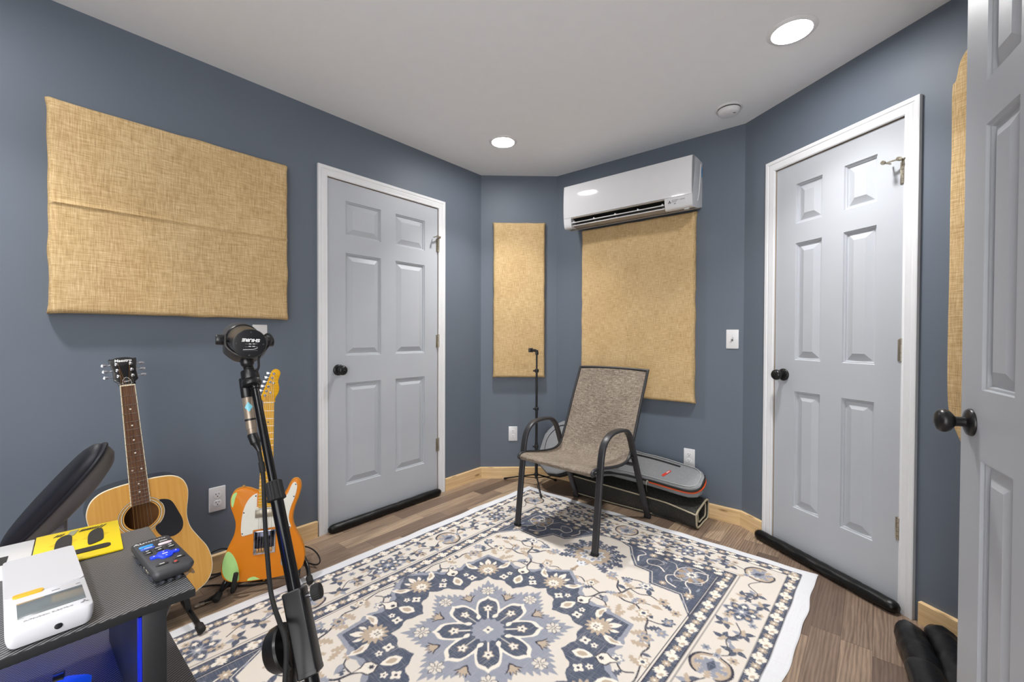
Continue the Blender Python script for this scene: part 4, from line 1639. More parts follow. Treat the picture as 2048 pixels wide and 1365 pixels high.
g.cyl(cB, bE + bd * .14, .0112, seg=28)
g.obj('outer_boom', 'boom_black', ms, 40)
g = G()
pf = []
for i in range(36):
    a = 2 * PI * i / 36
    pf.append((math.cos(a), math.sin(a), 1. - (.09 if i % 3 == 0 else 0)))
u = V((0, 1, 0)).cross(bd).normalized()
v_ = bd.cross(u)
R = []
for d, r_ in ((-.026, .0125), (-.024, .0150), (.004, .0158), (.006, .0168), (.010, .0168), (.012, .0120)):
    R.append([cB + bd * d + (u * c + v_ * s) * r_ * k for c, s, k in pf])
g.loft(R)
g.obj('boom_grip', 'rubber', ms, 30)
# clamp block
toc = (V((0, 0, 1.1454)) - J)
yB = (toc - bd * toc.dot(bd)).normalized()
yB = (yB + bd.cross(yB) * .38).normalized()
xB = yB.cross(bd).normalized()
MK = Matrix(((xB.x, -yB.x, -bd.x, J.x), (xB.y, -yB.y, -bd.y, J.y), (xB.z, -yB.z, -bd.z, J.z), (0, 0, 0, 1)))
hl = (cD - cC).length / 2
jc = (cC + cD) / 2
MK = Matrix.Translation(jc - J) @ MK
g = G(MK)
ol = rrect(-.0170, .0170, -.0175, .0175, .004, 3)
g.loft([[(a, b, z) for a, b in ol] for z in (-hl + .008, hl - .008)])
bk = g.obj('clamp_block', 'satin_black', ms, 30)
for s in (-1, 1):
    g = G(MK)
    zz = [s * (hl - .008), s * (hl - .002), s * hl]
    kk = [1.02, 1.02, .9]
    g.loft([[(a * k, b * k, z) for a, b in ol] for z, k in zip(zz, kk)])
    g.obj('end_cap', 'satin_black', bk, 30)
g = G(MK)
g.cyl((.012, .004, hl * .74), (.032, .004, hl * .74), .0042, seg=12)
kb = g.obj('clamp_screw', 'chrome', ms)
g = G(MK)
R = []
for d, r_ in ((.026, .0105), (.027, .0135), (.040, .0138), (.042, .0125), (.0425, .001)):
    R.append([(d, .004 + r_ * (1 - .05 * (i % 2)) * math.cos(2 * PI * i / 48), hl * .74 + r_ * (1 - .05 * (i % 2)) * math.sin(2 * PI * i / 48)) for i in range(48)])
g.loft(R)
g.obj('clamp_knob', 'rubber', kb, 30)
# swivel with the large plastic tension knob
sw = MK @ V((-.017, .004, -hl * .18))
dk = (MK.to_3x3() @ V((-1, .12, .0))).normalized()
g = G()
g.cyl(sw + dk * -.004, sw + dk * .016, .011, seg=20)
g.cyl(sw + dk * .008 + V((0, 0, .014)), sw + dk * .008 - V((0, 0, .05)), .0125, seg=20)
g.obj('swivel_joint', 'boom_black', ms, 40)
g = G()
g.lathe(sw, dk, [(.012, .012), (.014, .0370), (.018, .0385), (.034, .0355), (.040, .031), (.0415, .020), (.042, .001)], 40)
g.obj('tension_knob', 'satin_black', ms, 30)
up0 = sw + dk * .008 - V((0, 0, .045))
JB2 = V((up0.x, up0.y, 0))
g = G()
g.cyl(up0, (up0.x, up0.y, .30), .0105, seg=20)
g.cyl((up0.x, up0.y, .34), (up0.x, up0.y, .05), .0135, seg=20)
g.lathe((up0.x, up0.y, .33), (0, 0, 1), [(0, .017), (.03, .017), (.035, .012)], 20)
g.obj('upright', 'boom_black', ms, 40)
for k in range(3):
    a = math.radians(100 + 120 * k)
    d = V((math.cos(a), math.sin(a), 0))
    g = G()
    g.tube([JB2 + d * .012 + V((0, 0, .09)), JB2 + d * .20 + V((0, 0, .02))], .0075, 10)
    lg = g.obj('leg', 'boom_black', ms, 40)
    g = G()
    g.tube([JB2 + d * .185 + V((0, 0, .0265)), JB2 + d * .222 + V((0, 0, .0195))], .0115, 12)
    g.obj('rubber_foot', 'rubber', lg)

# inline preamp and cable clipped along the boom
pA, pB, pC = V((-0.5621, 0.905, 1.0537)), V((-0.5446, 0.893, 0.9708)), V((-0.535, 0.888, 0.9366))
M['champagne'] = plain('champagne_metal', S(150, 136, 122), .35, metal=.5, var=.04)
M['blue_mark'] = plain('light_blue_mark', S(120, 196, 214), .4, var=0)
ip = root('inline_preamp', pB, 'slim metal inline preamp with a light blue diamond mark, hanging below the microphone collar', 'preamp')
dp = (pC - pA).normalized()
LP = (pC - pA).length
g = G()
g.lathe(pA, dp, [(0, .0098), (.002, .0108), (.040, .0108), (.042, .0098)], 24)
g.obj('black_end', 'satin_black', ip, 40)
g = G()
g.lathe(pA + dp * .040, dp, [(0, .0095), (.001, .0100), (LP * .55, .0100), (LP * .552, .0088), (LP - .043, .0088), (LP - .041, .008)], 28)
g.obj('barrel', 'champagne', ip, 40)
tv = (V((0, 0, 1.1454)) - pB)
tv = (tv - dp * tv.dot(dp)).normalized()
sv = dp.cross(tv).normalized()
c_ = pA + dp * .062
g = G()
for k in range(7):
    pass
for (dx, dy, m_) in ((0, 0, 1),):
    rows = []
    for i in range(9):
        t = -1 + 2 * i / 8
        hw_ = .0072 * (1 - abs(t))
        rows.append([c_ + dp * (t * .0105) + sv * (hw_ * j) + tv * (math.sqrt(max(0, .0103 ** 2 - (hw_ * j) ** 2))) for j in (-1, -.5, 0, .5, 1)])
    g.loft(rows, False, False)
g.obj('diamond_mark', 'blue_mark', ip)
g = G()
g.lathe(pA + dp * (.086), dp, [(0, .0102), (.001, .0106), (.003, .0106), (.004, .0102)], 24)
g.obj('seam_ring', 'satin_black', ip)

mcb = root('microphone_cable', pC, 'black microphone cable with plug running down along the boom', 'cable')
xe = V((-0.5177, 0.882, 0.9061))
dx_ = (xe - pC).normalized()
Lx = (xe - pC).length
g = G()
g.lathe(pC - dx_ * .004, dx_, [(0, .0090), (.002, .0098), (.020, .0098), (.022, .0088), (Lx * .55, .0088), (Lx * .6, .0078), (Lx * .95, .0052), (Lx + .004, .0045)], 24)
g.obj('plug', 'satin_black', mcb, 40)
g = G()
pts = [xe - dx_ * .004, V((-0.5119, 0.878, 0.8846)), V((-0.5039, 0.872, 0.8507)), V((-0.4957, 0.86, 0.8145)), V((-0.4848, 0.845, 0.7609)), V((-0.4721, 0.83, 0.7092)), V((-0.4568, 0.812, 0.6614)), V((-0.4328, 0.782, 0.647)), V((-0.3974, 0.735, 0.6493)), V((-0.3733, 0.704, 0.6495)), V((-0.3638, 0.692, 0.635)), V((-0.3604, 0.684, 0.6126)), V((-0.3584, 0.677, 0.59)), V((-0.3565, 0.67, 0.5481))]
end = pts[-1]
pts += [V((end.x - .005, end.y - .02, .25)), V((end.x - .02, end.y - .03, .06)), V((end.x - .05, end.y - .05, .0145)), V((end.x - .16, end.y - .14, .0140))]
g.tube(cr(pts, 6), .0042, 10)
g.obj('cord', 'rubber', mcb)
g = G()
for a, b in ((V((-0.5119, 0.878, 0.8846)), V((-0.5061, 0.874, 0.8654))),):
    g.cyl(a, b, .0056, seg=12)
g.obj('cable_tie', 'rubber', mcb)

# ------------------------------------------------------------------ desk with carbon-look riser at the left edge
ZT = .880
dc = V((-0.3299, 0.4475, 0.88))
MDK = frame((dc.x, dc.y, 0), -DL)          # x along the desk to the right, y towards the long wall, origin under the riser's front right corner
M['carbon'] = make_carbon('carbon_look_top', S(34, 34, 36), S(128, 128, 130), math.radians(62), 88.)
M['carbon_dark'] = make_carbon('carbon_look_desk', S(34, 34, 38), S(124, 124, 130), math.radians(62), 88.)
M['desk_black'] = plain('black_desk_board', S(32, 32, 33), .5, var=.06, bump=.05, bs=400)
M['led_blue'] = emit('blue_led', (.02, .09, 1., 1), 15.)
M['blue_lit'] = emit('lit_blue_plastic', (.01, .10, .8, 1), .22)
M['painted_glow'] = plain('painted_blue_glow', S(24, 40, 190), .25, var=0)
dk_ = root('desk', MDK @ T(-.5, .05, 0), 'black gaming desk with carbon-look top and raised shelf glowing blue underneath', 'desk')
g = G(MDK)
g.box(-1.25, 0, 0, .225, ZT - .0085, ZT - .0003, .0010)
rs = g.obj('riser_shelf', 'desk_black', dk_)
g = G(MDK)
g.box(-1.249, -.001, .001, .224, ZT - .0006, ZT)
g.obj('carbon_top_sheet', 'carbon', rs)
for x0, x1 in ((-.043, -.024), (-1.20, -1.18)):
    g = G(MDK)
    g.box(x0, x1, .001, .21, .750, ZT - .0085, .0008)
    g.obj('riser_leg', 'desk_black', dk_)
g = G(MDK)
g.box(-.0455, -.0432, .002, .010, .752, ZT - .010)
g.obj('painted_glow_strip', 'painted_glow', dk_)  # LED glow on the leg's edge, put into the strip's blue colour
g = G(MDK)
g.box(-1.1, -.06, .178, .190, ZT - .0145, ZT - .0095, .001)
g.obj('led_strip', 'led_blue', dk_)
g = G(MDK)
g.box(-1.30, .012, -.24, .32, .728, .750, .002)
g.obj('desktop', 'carbon_dark', dk_)
for x in (-1.22, -.07):
    for y in (-.20, .27):
        g = G(MDK)
        g.box(x - .025, x + .025, y - .02, y + .02, .024, .728, .004)
        lg = g.obj('leg', 'desk_black', dk_)
        g = G(MDK)
        g.lathe((x, y, .0075), (0, 0, 1), [(0, .02), (.016, .02), (.021, .012)], 16)
        g.obj('levelling_foot', 'rubber', lg)
# things under the riser
q = V((-0.449, 0.4638, 0.75)) + DL * .032
m_ = T(q.x, q.y, .7515) @ RZ(math.radians(40))
cm = root('computer_mouse', m_, 'small computer mouse glowing blue on the desk under the raised shelf', 'computer mouse')
g = G(m_)
g.grid(lambda u, v: ((u - .5) * .048, (v - .5) * .085, .004 + .024 * max(0, math.sin(PI * u)) ** .6 * max(0, math.sin(PI * (v * .9 + .05))) ** .6), 16, 20)
g.grid(lambda u, v: ((u - .5) * .048, (v - .5) * .085, .002), 2, 2)
g.obj('shell', 'blue_lit', cm, 60)
g = G(m_)
g.lathe((0, .024, .022), (1, 0, 0), [(-.004, .008), (.004, .008)], 16)
g.obj('scroll_wheel', 'satin_black', cm)
q = V((-0.4535, 0.5171, 0.75))
g = G()
R = []
for z, r_ in ((0, .0105), (.002, .0115), (.018, .0115), (.020, .0100), (.0205, .001)):
    R.append([(q.x + r_ * (1 - .08 * (i % 2)) * math.cos(2 * PI * i / 36), q.y + r_ * (1 - .08 * (i % 2)) * math.sin(2 * PI * i / 36), .75 + z) for i in range(36)])
g.loft(R)
tag(g.obj('control_dial', 'satin_black', ang=30, origin=(q.x, q.y, .75)), 'small ribbed black dial beside the right riser leg in blue light', 'dial')


# ---- handheld air-conditioner remote, white
def quad_frame(o, xdir, z):
    return frame((o.x, o.y, z), xdir)


a, b, c, d = V((-0.5388, 0.4534, 0.9014)), V((-0.5065, 0.495, 0.9014)), V((-0.3833, 0.3933, 0.899)), V((-0.414, 0.3487, 0.899))
ln = ((c - b) + (d - a)) / 2
ctr = (a + b + c + d) / 4
h = .0180
Lr, Wr = ln.length, ((b - a).length + (c - d).length) / 2
yv = -ln.normalized()                                  # away from the viewer, far end propped on the carton
xv = V((yv.y, -yv.x, 0)).normalized()
zv = xv.cross(yv)
o_ = ctr - zv * h
MW = Matrix(((xv.x, yv.x, zv.x, o_.x), (xv.y, yv.y, zv.y, o_.y), (xv.z, yv.z, zv.z, o_.z), (0, 0, 0, 1)))
wr = root('remote_control', MW, 'white handheld remote with grey display lying on the carbon-look shelf edge', 'remote control')
g = G(MW)
ol = rrect(-Wr / 2, Wr / 2, -Lr / 2, Lr / 2, .005, 4)
g.loft([[(x * k, y * (1 - (1 - k) * .4), z) for x, y in ol] for z, k in ((0.0005, .90), (.003, .95), (.008, .99), (.012, 1.0), (h - .0015, 1.0), (h - .0004, .985), (h, .96))])
M['remote_white'] = plain('remote_white', S(200, 200, 204), .4, var=.01)
g.obj('case', 'remote_white', wr, 30)
ysp = -Lr / 2 + Lr * .385
g = G(MW)
g.loft([[(x, y, z) for x, y in rrect(-Wr / 2 + .0006, Wr / 2 - .0006, ysp + .001, Lr / 2 - .0008, .004, 4)] for z in (h - .002, h + .0010)])
g.obj('sliding_cover', 'remote_white', wr, 30)
M['lcd'] = plain('grey_lcd', S(112, 118, 120), .12, var=.04, coat=.6)
g = G(MW)
g.box(-Wr * .36, Wr * .43, -Lr / 2 + Lr * .105, -Lr / 2 + Lr * .30, h - .001, h + .0004, .0002)
g.obj('display', 'lcd', wr)
g = G(MW)
g.loft([[(x, y, z) for x, y in rrect(-Wr * .40, -Wr * .03, ysp - .0015, ysp + .0045, .0028, 4)] for z in (h, h + .0016)])
M['amber_button'] = plain('amber_button', S(232, 176, 40), .4, var=.02)
g.obj('power_button', 'amber_button', wr)
for x0, x1, yy in ((.06, .16, .37), (.36, .42, .365)):
    g = G(MW)
    g.box(Wr * x0, Wr * x1, -Lr / 2 + Lr * (yy - .035), -Lr / 2 + Lr * (yy - .028), h + .0001, h + .0003)
    g.obj('button_mark', 'print_grey', wr)
text('MITSUBISHI ELECTRIC', .0031, MW @ T(-Wr * .02, -Lr / 2 + Lr * .062, h + .0002), 'print_faint', wr)
g = G(MW)
for k in range(3):
    an = PI / 2 + k * 2 * PI / 3
    u_ = (math.cos(an), math.sin(an))
    w_ = (-u_[1], u_[0])
    vs = [(0, 0), (u_[0] * .0017 + w_[0] * .001, u_[1] * .0017 + w_[1] * .001), (u_[0] * .0034, u_[1] * .0034), (u_[0] * .0017 - w_[0] * .001, u_[1] * .0017 - w_[1] * .001)]
    g.add([(Wr * .40 + x, -Lr / 2 + Lr * .066 + y, h + .0003) for x, y in vs], [(0, 1, 2, 3)])
g.obj('emblem', 'print_grey', wr)
g = G(MW)
g.lathe((.004, -Lr / 2 + .0015, .0085), (0, -1, .1), [(0, .0030), (.0016, .0026), (.002, .0006)], 16)
g.obj('infrared_window', 'satin_black', wr)

# ---- yellow carton with printed earpieces and the white tray it slides over
a, b, c = V((-0.6124, 0.5525, 0.8826)), V((-0.5573, 0.6073, 0.8826)), V((-0.4735, 0.5298, 0.8826))
yx = (b - a).normalized()
yy_ = V((-yx.y, yx.x, 0))
Wy, Dy = (b - a).length, (c - b).length
MY = Matrix(((yx.x, yy_.x, 0, b.x), (yx.y, yy_.y, 0, b.y), (0, 0, 1, ZT), (0, 0, 0, 1)))   # origin back right top corner; x right, y away
M['yellow_card'] = plain('yellow_card', S(244, 214, 18), .4, var=.01, coat=.2)
M['yellow_print'] = plain('darker_yellow_print', S(226, 192, 20), .4, var=0)
M['grey_card'] = plain('grey_flash', S(150, 150, 120), .4, var=0)
yb_ = root('carton', MY @ T(-Wy / 2, -Dy / 2, 0), 'flat yellow carton printed with two dark earpieces under the far end of the white remote', 'box')
hy = .0026
g = G(MY)
g.box(-Wy, 0, -Dy, 0, 0.0005, hy, .0006)
g.obj('sleeve', 'yellow_card', yb_)


def budshape(cx, cy, s, rot):
    o = cr2([(-.0062, -.0085), (-.0068, .0), (-.0055, .0060), (-.002, .0088), (.003, .0088), (.0062, .0055), (.0066, -.002), (.0058, -.0080), (0, -.0095)], 4)
    ca, sa = math.cos(rot), math.sin(rot)
    return [(cx + s * x, cy + s * 2.5 * y + x * .6, hy + .0002) for x, y in o]


for bx, by in ((-Wy * .300, -Dy * .40), (-Wy * .675, -Dy * .40)):
    g = G(MY)
    o_ = budshape(bx, by, Wy / .070, .15)
    g.loft([o_, [(x, y, z + .0006) for x, y, z in o_]])
    g.obj('printed_earpiece', 'print_black', yb_)
    g = G(MY)
    w_ = Wy * .17
    o_ = [(bx - w_, by - .002, hy + .0001), (bx, by - .016, hy + .0001), (bx + w_, by + .001, hy + .0001), (bx, by + .016, hy + .0001)]
    g.add(o_, [(0, 1, 2, 3)])
    g.obj('printed_outline', 'yellow_print', yb_)
g = G(MY)
o_ = [(x, y, hy + .0002) for x, y in rrect(-Wy * .75, -Wy * .135, -Dy * .85, -Dy * .72, Dy * .05, 4)]
g.loft([o_, [(x, y, z + .0005) for x, y, z in o_]])
g.obj('printed_bar', 'print_black', yb_)
g = G(MY)
g.box(-Wy * .60, -Wy * .585, -Dy * .84, -Dy * .71, hy + .0006, hy + .0009)
g.obj('printed_bar_split', 'print_grey', yb_)
g = G(MY)
o_ = [(-Wy * .60, -Dy * .06, hy + .0003), (-Wy * .50, -Dy * .055, hy + .0003), (-Wy * .56, -Dy * .22, hy + .0003), (-Wy * .665, -Dy * .225, hy + .0003)]
g.loft([o_, [(x, y, z + .0002) for x, y, z in o_]])
g.obj('printed_cross', 'grey_card', yb_)
# the slanted title reads upside down from here; only strokes can be made out
xs_ = [-.20, -.245, -.285, -.318, -.350, -.380, -.412, -.445, -.475, -.70, -.735, -.77]
for k, xx in enumerate(xs_):
    g = G(MY)
    hh = Dy * (.10 if k < 2 else .065)
    cy = -Dy * (.115 if k < 9 else .13)
    w_ = Wy * (.020 if k < 2 else .018)
    o_ = [(Wy * xx - w_ / 2 - hh * .25, cy - hh / 2, hy + .0003), (Wy * xx + w_ / 2 - hh * .25, cy - hh / 2, hy + .0003), (Wy * xx + w_ / 2 + hh * .25, cy + hh / 2, hy + .0003), (Wy * xx - w_ / 2 + hh * .25, cy + hh / 2, hy + .0003)]
    g.loft([o_, [(x, y, z + .0002) for x, y, z in o_]])
    g.obj('title_stroke', 'print_black', yb_)
g = G(MY)
g.box(-Wy - .12, -Wy - .0012, -Dy * 1.0, -.003, .0005, hy - .0008, .0003)
tr = root('carton_tray', MY @ T(-Wy - .06, -Dy / 2, 0), 'white box with a dark T-shaped mark beside the yellow carton', 'box')
g.obj('tray', 'white_plastic', tr)
g = G(MY)
g.box(-Wy - .121, -Wy - .03, -Dy - .006, -Dy, .0005, hy - .001)
g.obj('yellow_lip', 'yellow_card', tr)
g = G(MY)
zt = hy - .0007
g.box(-Wy - .0335, -Wy - .0310, -Dy * .42, -.003, zt, zt + .0002)
g.box(-Wy - .0405, -Wy - .0200, -Dy * .62, -Dy * .38, zt, zt + .0002)
g.obj('printed_mark', 'print_black', tr)

# ---- black remote with blue keys on a crumpled plastic bag
a, b, c, d = V((-0.4537, 0.5111, 0.8955)), V((-0.4306, 0.5358, 0.8955)), V((-0.346, 0.4729, 0.8955)), V((-0.376, 0.4468, 0.8955))
ln = ((c - b) + (d - a)) / 2
ctr = (a + b + c + d) / 4
Lk, Wk = ln.length, ((b - a).length + (c - d).length) / 2
yv = -ln.normalized()
xv = V((yv.y, -yv.x, 0))
MBK = Matrix(((xv.x, yv.x, 0, ctr.x), (xv.y, yv.y, 0, ctr.y), (0, 0, 1, ZT + .004), (0, 0, 0, 1)))
kr = root('remote_control', MBK, 'black handheld controller with bright blue keys at the corner of the raised shelf', 'remote control')
hk = .0115
M['key_black'] = plain('soft_black_plastic', S(58, 58, 61), .5, var=.04, bump=.05, bs=800)
M['key_blue'] = plain('bright_blue_key', S(20, 62, 232), .4, var=.02)
M['key_light_blue'] = plain('light_blue_key', S(52, 150, 236), .4, var=.02)
M['key_mid_blue'] = plain('mid_blue_key', S(66, 96, 190), .4, var=.02)
M['key_pink'] = plain('pale_pink_key', S(226, 206, 214), .4, var=.02)
M['key_dark'] = plain('dark_key', S(38, 38, 40), .45, var=.04)
M['key_red'] = plain('red_key_mark', S(196, 70, 60), .4, var=0)
g = G(MBK)
ol = rrect(-Wk / 2, Wk / 2, -Lk / 2, Lk / 2, Wk * .17, 6)
g.loft([[(x * k, y * (1 - (1 - k) * .5), z) for x, y in ol] for z, k in ((0, .84), (.003, .93), (.0045, .97), (.007, 1.), (hk - .003, 1.), (hk - .001, .97), (hk, .90))])
g.obj('case', 'key_black', kr, 40)


def key(cx, cy, w_, l_, mt, rot=0., hgt=.0012, name='key', par=None):
    g = G(MBK @ T(cx * Wk, cy * Lk, hk) @ RZ(rot))
    ol_ = rrect(-w_ * Wk / 2, w_ * Wk / 2, -l_ * Lk / 2, l_ * Lk / 2, min(w_ * Wk, l_ * Lk) * .48, 4)
    g.loft([[(x * k, y * k, z) for x, y in ol_] for z, k in ((-.0004, 1.), (hgt * .7, 1.), (hgt, .86))])
    return g.obj(name, mt, kr, 40)


key(-.215, .275, .36, .050, 'key_light_blue')
key(-.215, .205, .36, .050, 'key_mid_blue')
key(.235, .290, .36, .050, 'key_dark')
key(.235, .225, .36, .050, 'key_pink')
for cx in (-.28, .0, .29):
    key(cx, .115 + (.0 if cx < 0 else .01), .20, .042, 'key_dark')
    key(cx, .055 + (.0 if cx < 0 else .01), .20, .042, 'key_dark')
key(-.20, -.335, .30, .045, 'key_dark')
key(.25, -.285, .30, .045, 'key_dark')
k_ = key(.09, -.385, .16, .060, 'key_dark')
key(.09, -.385, .09, .035, 'key_red', hgt=.0016, name='power_mark')
g = G(MBK @ T(0.02 * Wk, -.105 * Lk, hk))
ol_ = cr2([(-.36 * Wk, 0), (-.34 * Wk, .030 * Lk), (-.20 * Wk, .034 * Lk), (-.16 * Wk, .060 * Lk), (-.10 * Wk, .095 * Lk), (.10 * Wk, .095 * Lk), (.16 * Wk, .060 * Lk), (.20 * Wk, .034 * Lk), (.34 * Wk, .030 * Lk), (.36 * Wk, 0), (.34 * Wk, -.030 * Lk), (.20 * Wk, -.034 * Lk), (.16 * Wk, -.060 * Lk), (.10 * Wk, -.095 * Lk), (-.10 * Wk, -.095 * Lk), (-.16 * Wk, -.060 * Lk), (-.20 * Wk, -.034 * Lk), (-.34 * Wk, -.030 * Lk)], 3)
g.loft([[(x * k, y * k, z) for x, y in ol_] for z, k in ((-.0004, 1.), (.0014, 1.), (.0019, .9))])
dpad = g.obj('direction_pad', 'key_blue', kr, 40)
for x, y, ww, ll in ((0, 0, .13, .018), (0, .062, .04, .012), (0, -.060, .04, .010), (-.27, 0, .03, .016), (.27, 0, .03, .016)):
    g = G(MBK @ T((.02 + x) * Wk, (-.105 + y) * Lk, hk + .0019))
    g.box(-ww * Wk / 2, ww * Wk / 2, -ll * Lk / 2, ll * Lk / 2, -.0001, .0002)
    g.obj('pad_mark', 'print_white', dpad)
for cx, cy, ww in ((.235, .292, .2), (.0, .126, .16), (.0, .066, .08), (.29, .126, .08), (.29, .066, .12), (-.28, .116, .07), (-.28, .056, .09), (-.20, -.334, .12), (.25, -.284, .10), (-.20, .206, .2)):
    g = G(MBK @ T(cx * Wk, cy * Lk, hk + .0012))
    g.box(-ww * Wk / 2, ww * Wk / 2, -.006 * Lk, .006 * Lk, -.0001, .0002)
    g.obj('key_mark', 'print_white', kr)
text('AL', .0062, MBK @ T(-.33 * Wk, .405 * Lk, hk + .0001), 'print_white', kr, sx=1.3)
for k in range(9):
    g = G(MBK @ T((-.20 + .0665 * k) * Wk, (.404) * Lk, hk + .0001))
    hh = .011 if k < 4 else .007
    g.box(-.024 * Wk, .022 * Wk, -hh * Lk / 2, hh * Lk / 2, -.0002, .0002)
    g.obj('logo_stroke', 'print_white', kr)
for k, (yy0, l_) in enumerate(((-.22, .05), (-.28, .02), (-.13, .02))):
    g = G(MBK)
    g.box(-Wk / 2 - .0003, -Wk / 2 + .0015, yy0 * Lk - l_ * Lk / 2, yy0 * Lk + l_ * Lk / 2, .0035, .0065, .0004)
    g.obj('side_port', 'nickel', kr)
M['film'] = plain('thin_dark_plastic_film', S(70, 72, 80), .2, var=.1, coat=.5)
gl = M['film'].node_tree.nodes['Principled BSDF']
gl.inputs['Alpha'].default_value = .75
g = G(MBK @ T(0, -.02 * Lk, -.0038))


def film(u, v):
    x, y = (u - .5) * Wk * .96, (v - .5) * Lk * .98
    e = max(abs(u - .5), abs(v - .5)) * 2
    return (x, y, .0016 + (.0022 if e > .8 else 0) * (.5 + .5 * math.sin(u * 31 + v * 23)) * (1 if e > .8 else 0))


g.grid(film, 30, 46)
tag(g.obj('plastic_bag', 'film', ang=20, origin=MBK @ T(0, 0, -.0038)), 'crumpled thin plastic film sticking out under the black controller', 'plastic bag')

# ------------------------------------------------------------------ office chair behind the desk, only its raised armrest shows
M['arm_pad'] = plain('black_mesh_fabric', S(17, 18, 26), .55, var=.25, vs=40, bump=.3, bs=900)
M['arm_shell'] = plain('warm_dark_grey_plastic', S(84, 79, 74), .5, var=.08, bump=.08, bs=500)
A0, A1 = V((-0.9183, 0.78, 0.7596)), V((-0.7065, 0.74, 0.948))
AC = (A0 + A1) / 2
aa = (A1 - A0).normalized()
nn = V((-.50, -.60, .50))
nn = (nn - aa * nn.dot(aa)).normalized()
bb = nn.cross(aa).normalized()              # towards the lower right
La = (A1 - A0).length / 2 + .002
MA_ = Matrix(((aa.x, bb.x, nn.x, AC.x), (aa.y, bb.y, nn.y, AC.y), (aa.z, bb.z, nn.z, AC.z), (0, 0, 0, 1)))
seat_c = V((AC.x - .26, AC.y + .12, 0))
oc = root('office_chair', seat_c, 'black office chair behind the desk with its padded armrest tilted up', 'office chair')


def oval(k, w=.040, p=2.4):
    o = []
    for i in range(40):
        t = 2 * PI * i / 40
        c_, s_ = math.cos(t), math.sin(t)
        o.append((La * k * math.copysign(abs(c_) ** (2 / p), c_), w * (k if k > .6 else k) * math.copysign(abs(s_) ** (2 / p), s_)))
    return o


g = G(MA_)
g.loft([[(x, y, z) for x, y in oval(k, .047 * (k ** 0))] if False else [(x, y * 1., z) for x, y in oval(k)] for z, k in ((-.004, .985), (.000, 1.0), (.006, .985), (.010, .95), (.0135, .86), (.0155, .6), (.016, .2))])
pad = g.obj('arm_pad', 'arm_pad', oc, 60)
g = G(MA_)
g.tube([(x, y, -.003) for x, y in oval(1.005)], .0035, 8, closed=True)
g.obj('pad_piping', 'arm_pad', pad)
g = G(MA_)
g.loft([[(x, y, z) for x, y in oval(k)] for z, k in ((-.006, .99), (-.011, .985), (-.021, .94), (-.030, .82), (-.035, .58))])
g.obj('arm_shell', 'arm_shell', oc, 60)
p1, p2, p3, p4 = V((-0.823, 0.775, 0.846)), V((-0.8233, 0.775, 0.8096)), V((-0.8255, 0.775, 0.7687)), V((-0.8554, 0.79, 0.6638))
g = G()
g.sweep(cr([p1 + V((-.012, .01, .0)), p2, p3, p4, V((p4.x, p4.y, .50))], 5), rrect(-.014, .014, -.010, .010, .004, 2), (.6, -.7, .2))
g.sweep(cr([V((-0.9269, 0.8, 0.7563)), V((-0.8726, 0.785, 0.7849)), V((-0.8499, 0.785, 0.7684)), p4], 5), rrect(-.011, .011, -.010, .010, .004, 2), (.6, -.7, .2))
g.obj('arm_bracket', 'arm_shell', oc, 50)
g = G()
g.sweep([V((p4.x, p4.y, .52)), V((p4.x - .01, p4.y + .01, .44)), V((seat_c.x, seat_c.y, .43))], rrect(-.02, .02, -.01, .01, .004, 2), (.6, -.7, .2))
g.obj('arm_support', 'arm_shell', oc, 50)
g = G(T(seat_c.x, seat_c.y, 0))
ol = cr2([(-.22, -.20), (0, -.235), (.22, -.20), (.235, 0), (.21, .21), (0, .235), (-.21, .21), (-.235, 0)], 4)
g.loft([[(x * k, y * k, z) for x, y in ol] for z, k in ((.435, .9), (.445, .98), (.47, 1.), (.495, .98), (.505, .9), (.507, .4))])
g.obj('seat', 'arm_pad', oc, 60)
g = G(T(seat_c.x, seat_c.y, 0))
g.cyl((0, 0, .10), (0, 0, .25), .028)
g.cyl((0, 0, .25), (0, 0, .436), .016)
g.obj('gas_column', 'satin_black', oc, 40)
for k in range(5):
    a = 2 * PI * k / 5 + .3
    d = V((math.cos(a), math.sin(a), 0))
    g = G(T(seat_c.x, seat_c.y, 0))
    g.sweep([d * .02 + V((0, 0, .115)), d * .27 + V((0, 0, .085))], lambda t: rrect(-.022 + .008 * t, .022 - .008 * t, -.016 + .006 * t, .016 - .006 * t, .005, 2), (0, 0, 1))
    lg = g.obj('base_arm', 'satin_black', oc, 40)
    g = G(T(seat_c.x, seat_c.y, 0))
    s_ = V((-d.y, d.x, 0))
    g.cyl(d * .262 + s_ * .022 + V((0, 0, .0345)), d * .262 - s_ * .022 + V((0, 0, .0345)), .027)
    g.cyl(d * .262 + V((0, 0, .027)), d * .262 + V((0, 0, .085)), .007)
    g.obj('caster', 'rubber', lg, 40)
# ------------------------------------------------------------------ draft stoppers
def stopper(name, Mx, x0, x1, y, r_, label, seed):
    g = G(Mx)
    R = []
    n = 60
    for i in range(n + 1):
        u = i / n
        x = x0 + (x1 - x0) * u
        e = min(1, min(u, 1 - u) * n / 2.2)
        ring = []
        for k in range(20):
            a = 2 * PI * k / 20
            w_ = 1 + .10 * mnoise.noise(V((x * 14, math.cos(a) * 1.2 + seed, math.sin(a) * 1.2))) + .06 * mnoise.noise(V((x * 45, k * .6, seed)))
            rr = r_ * w_ * (.45 + .55 * math.sqrt(e))
            ring.append((x, y + rr * math.cos(a) * 1.05, max(.001, r_ * .94 + rr * math.sin(a))))
        R.append(ring)
    g.loft(R)
    return tag(g.obj(name, 'plush', ang=80, origin=Mx @ T((x0 + x1) / 2, y, 0)), label, 'draft stopper')


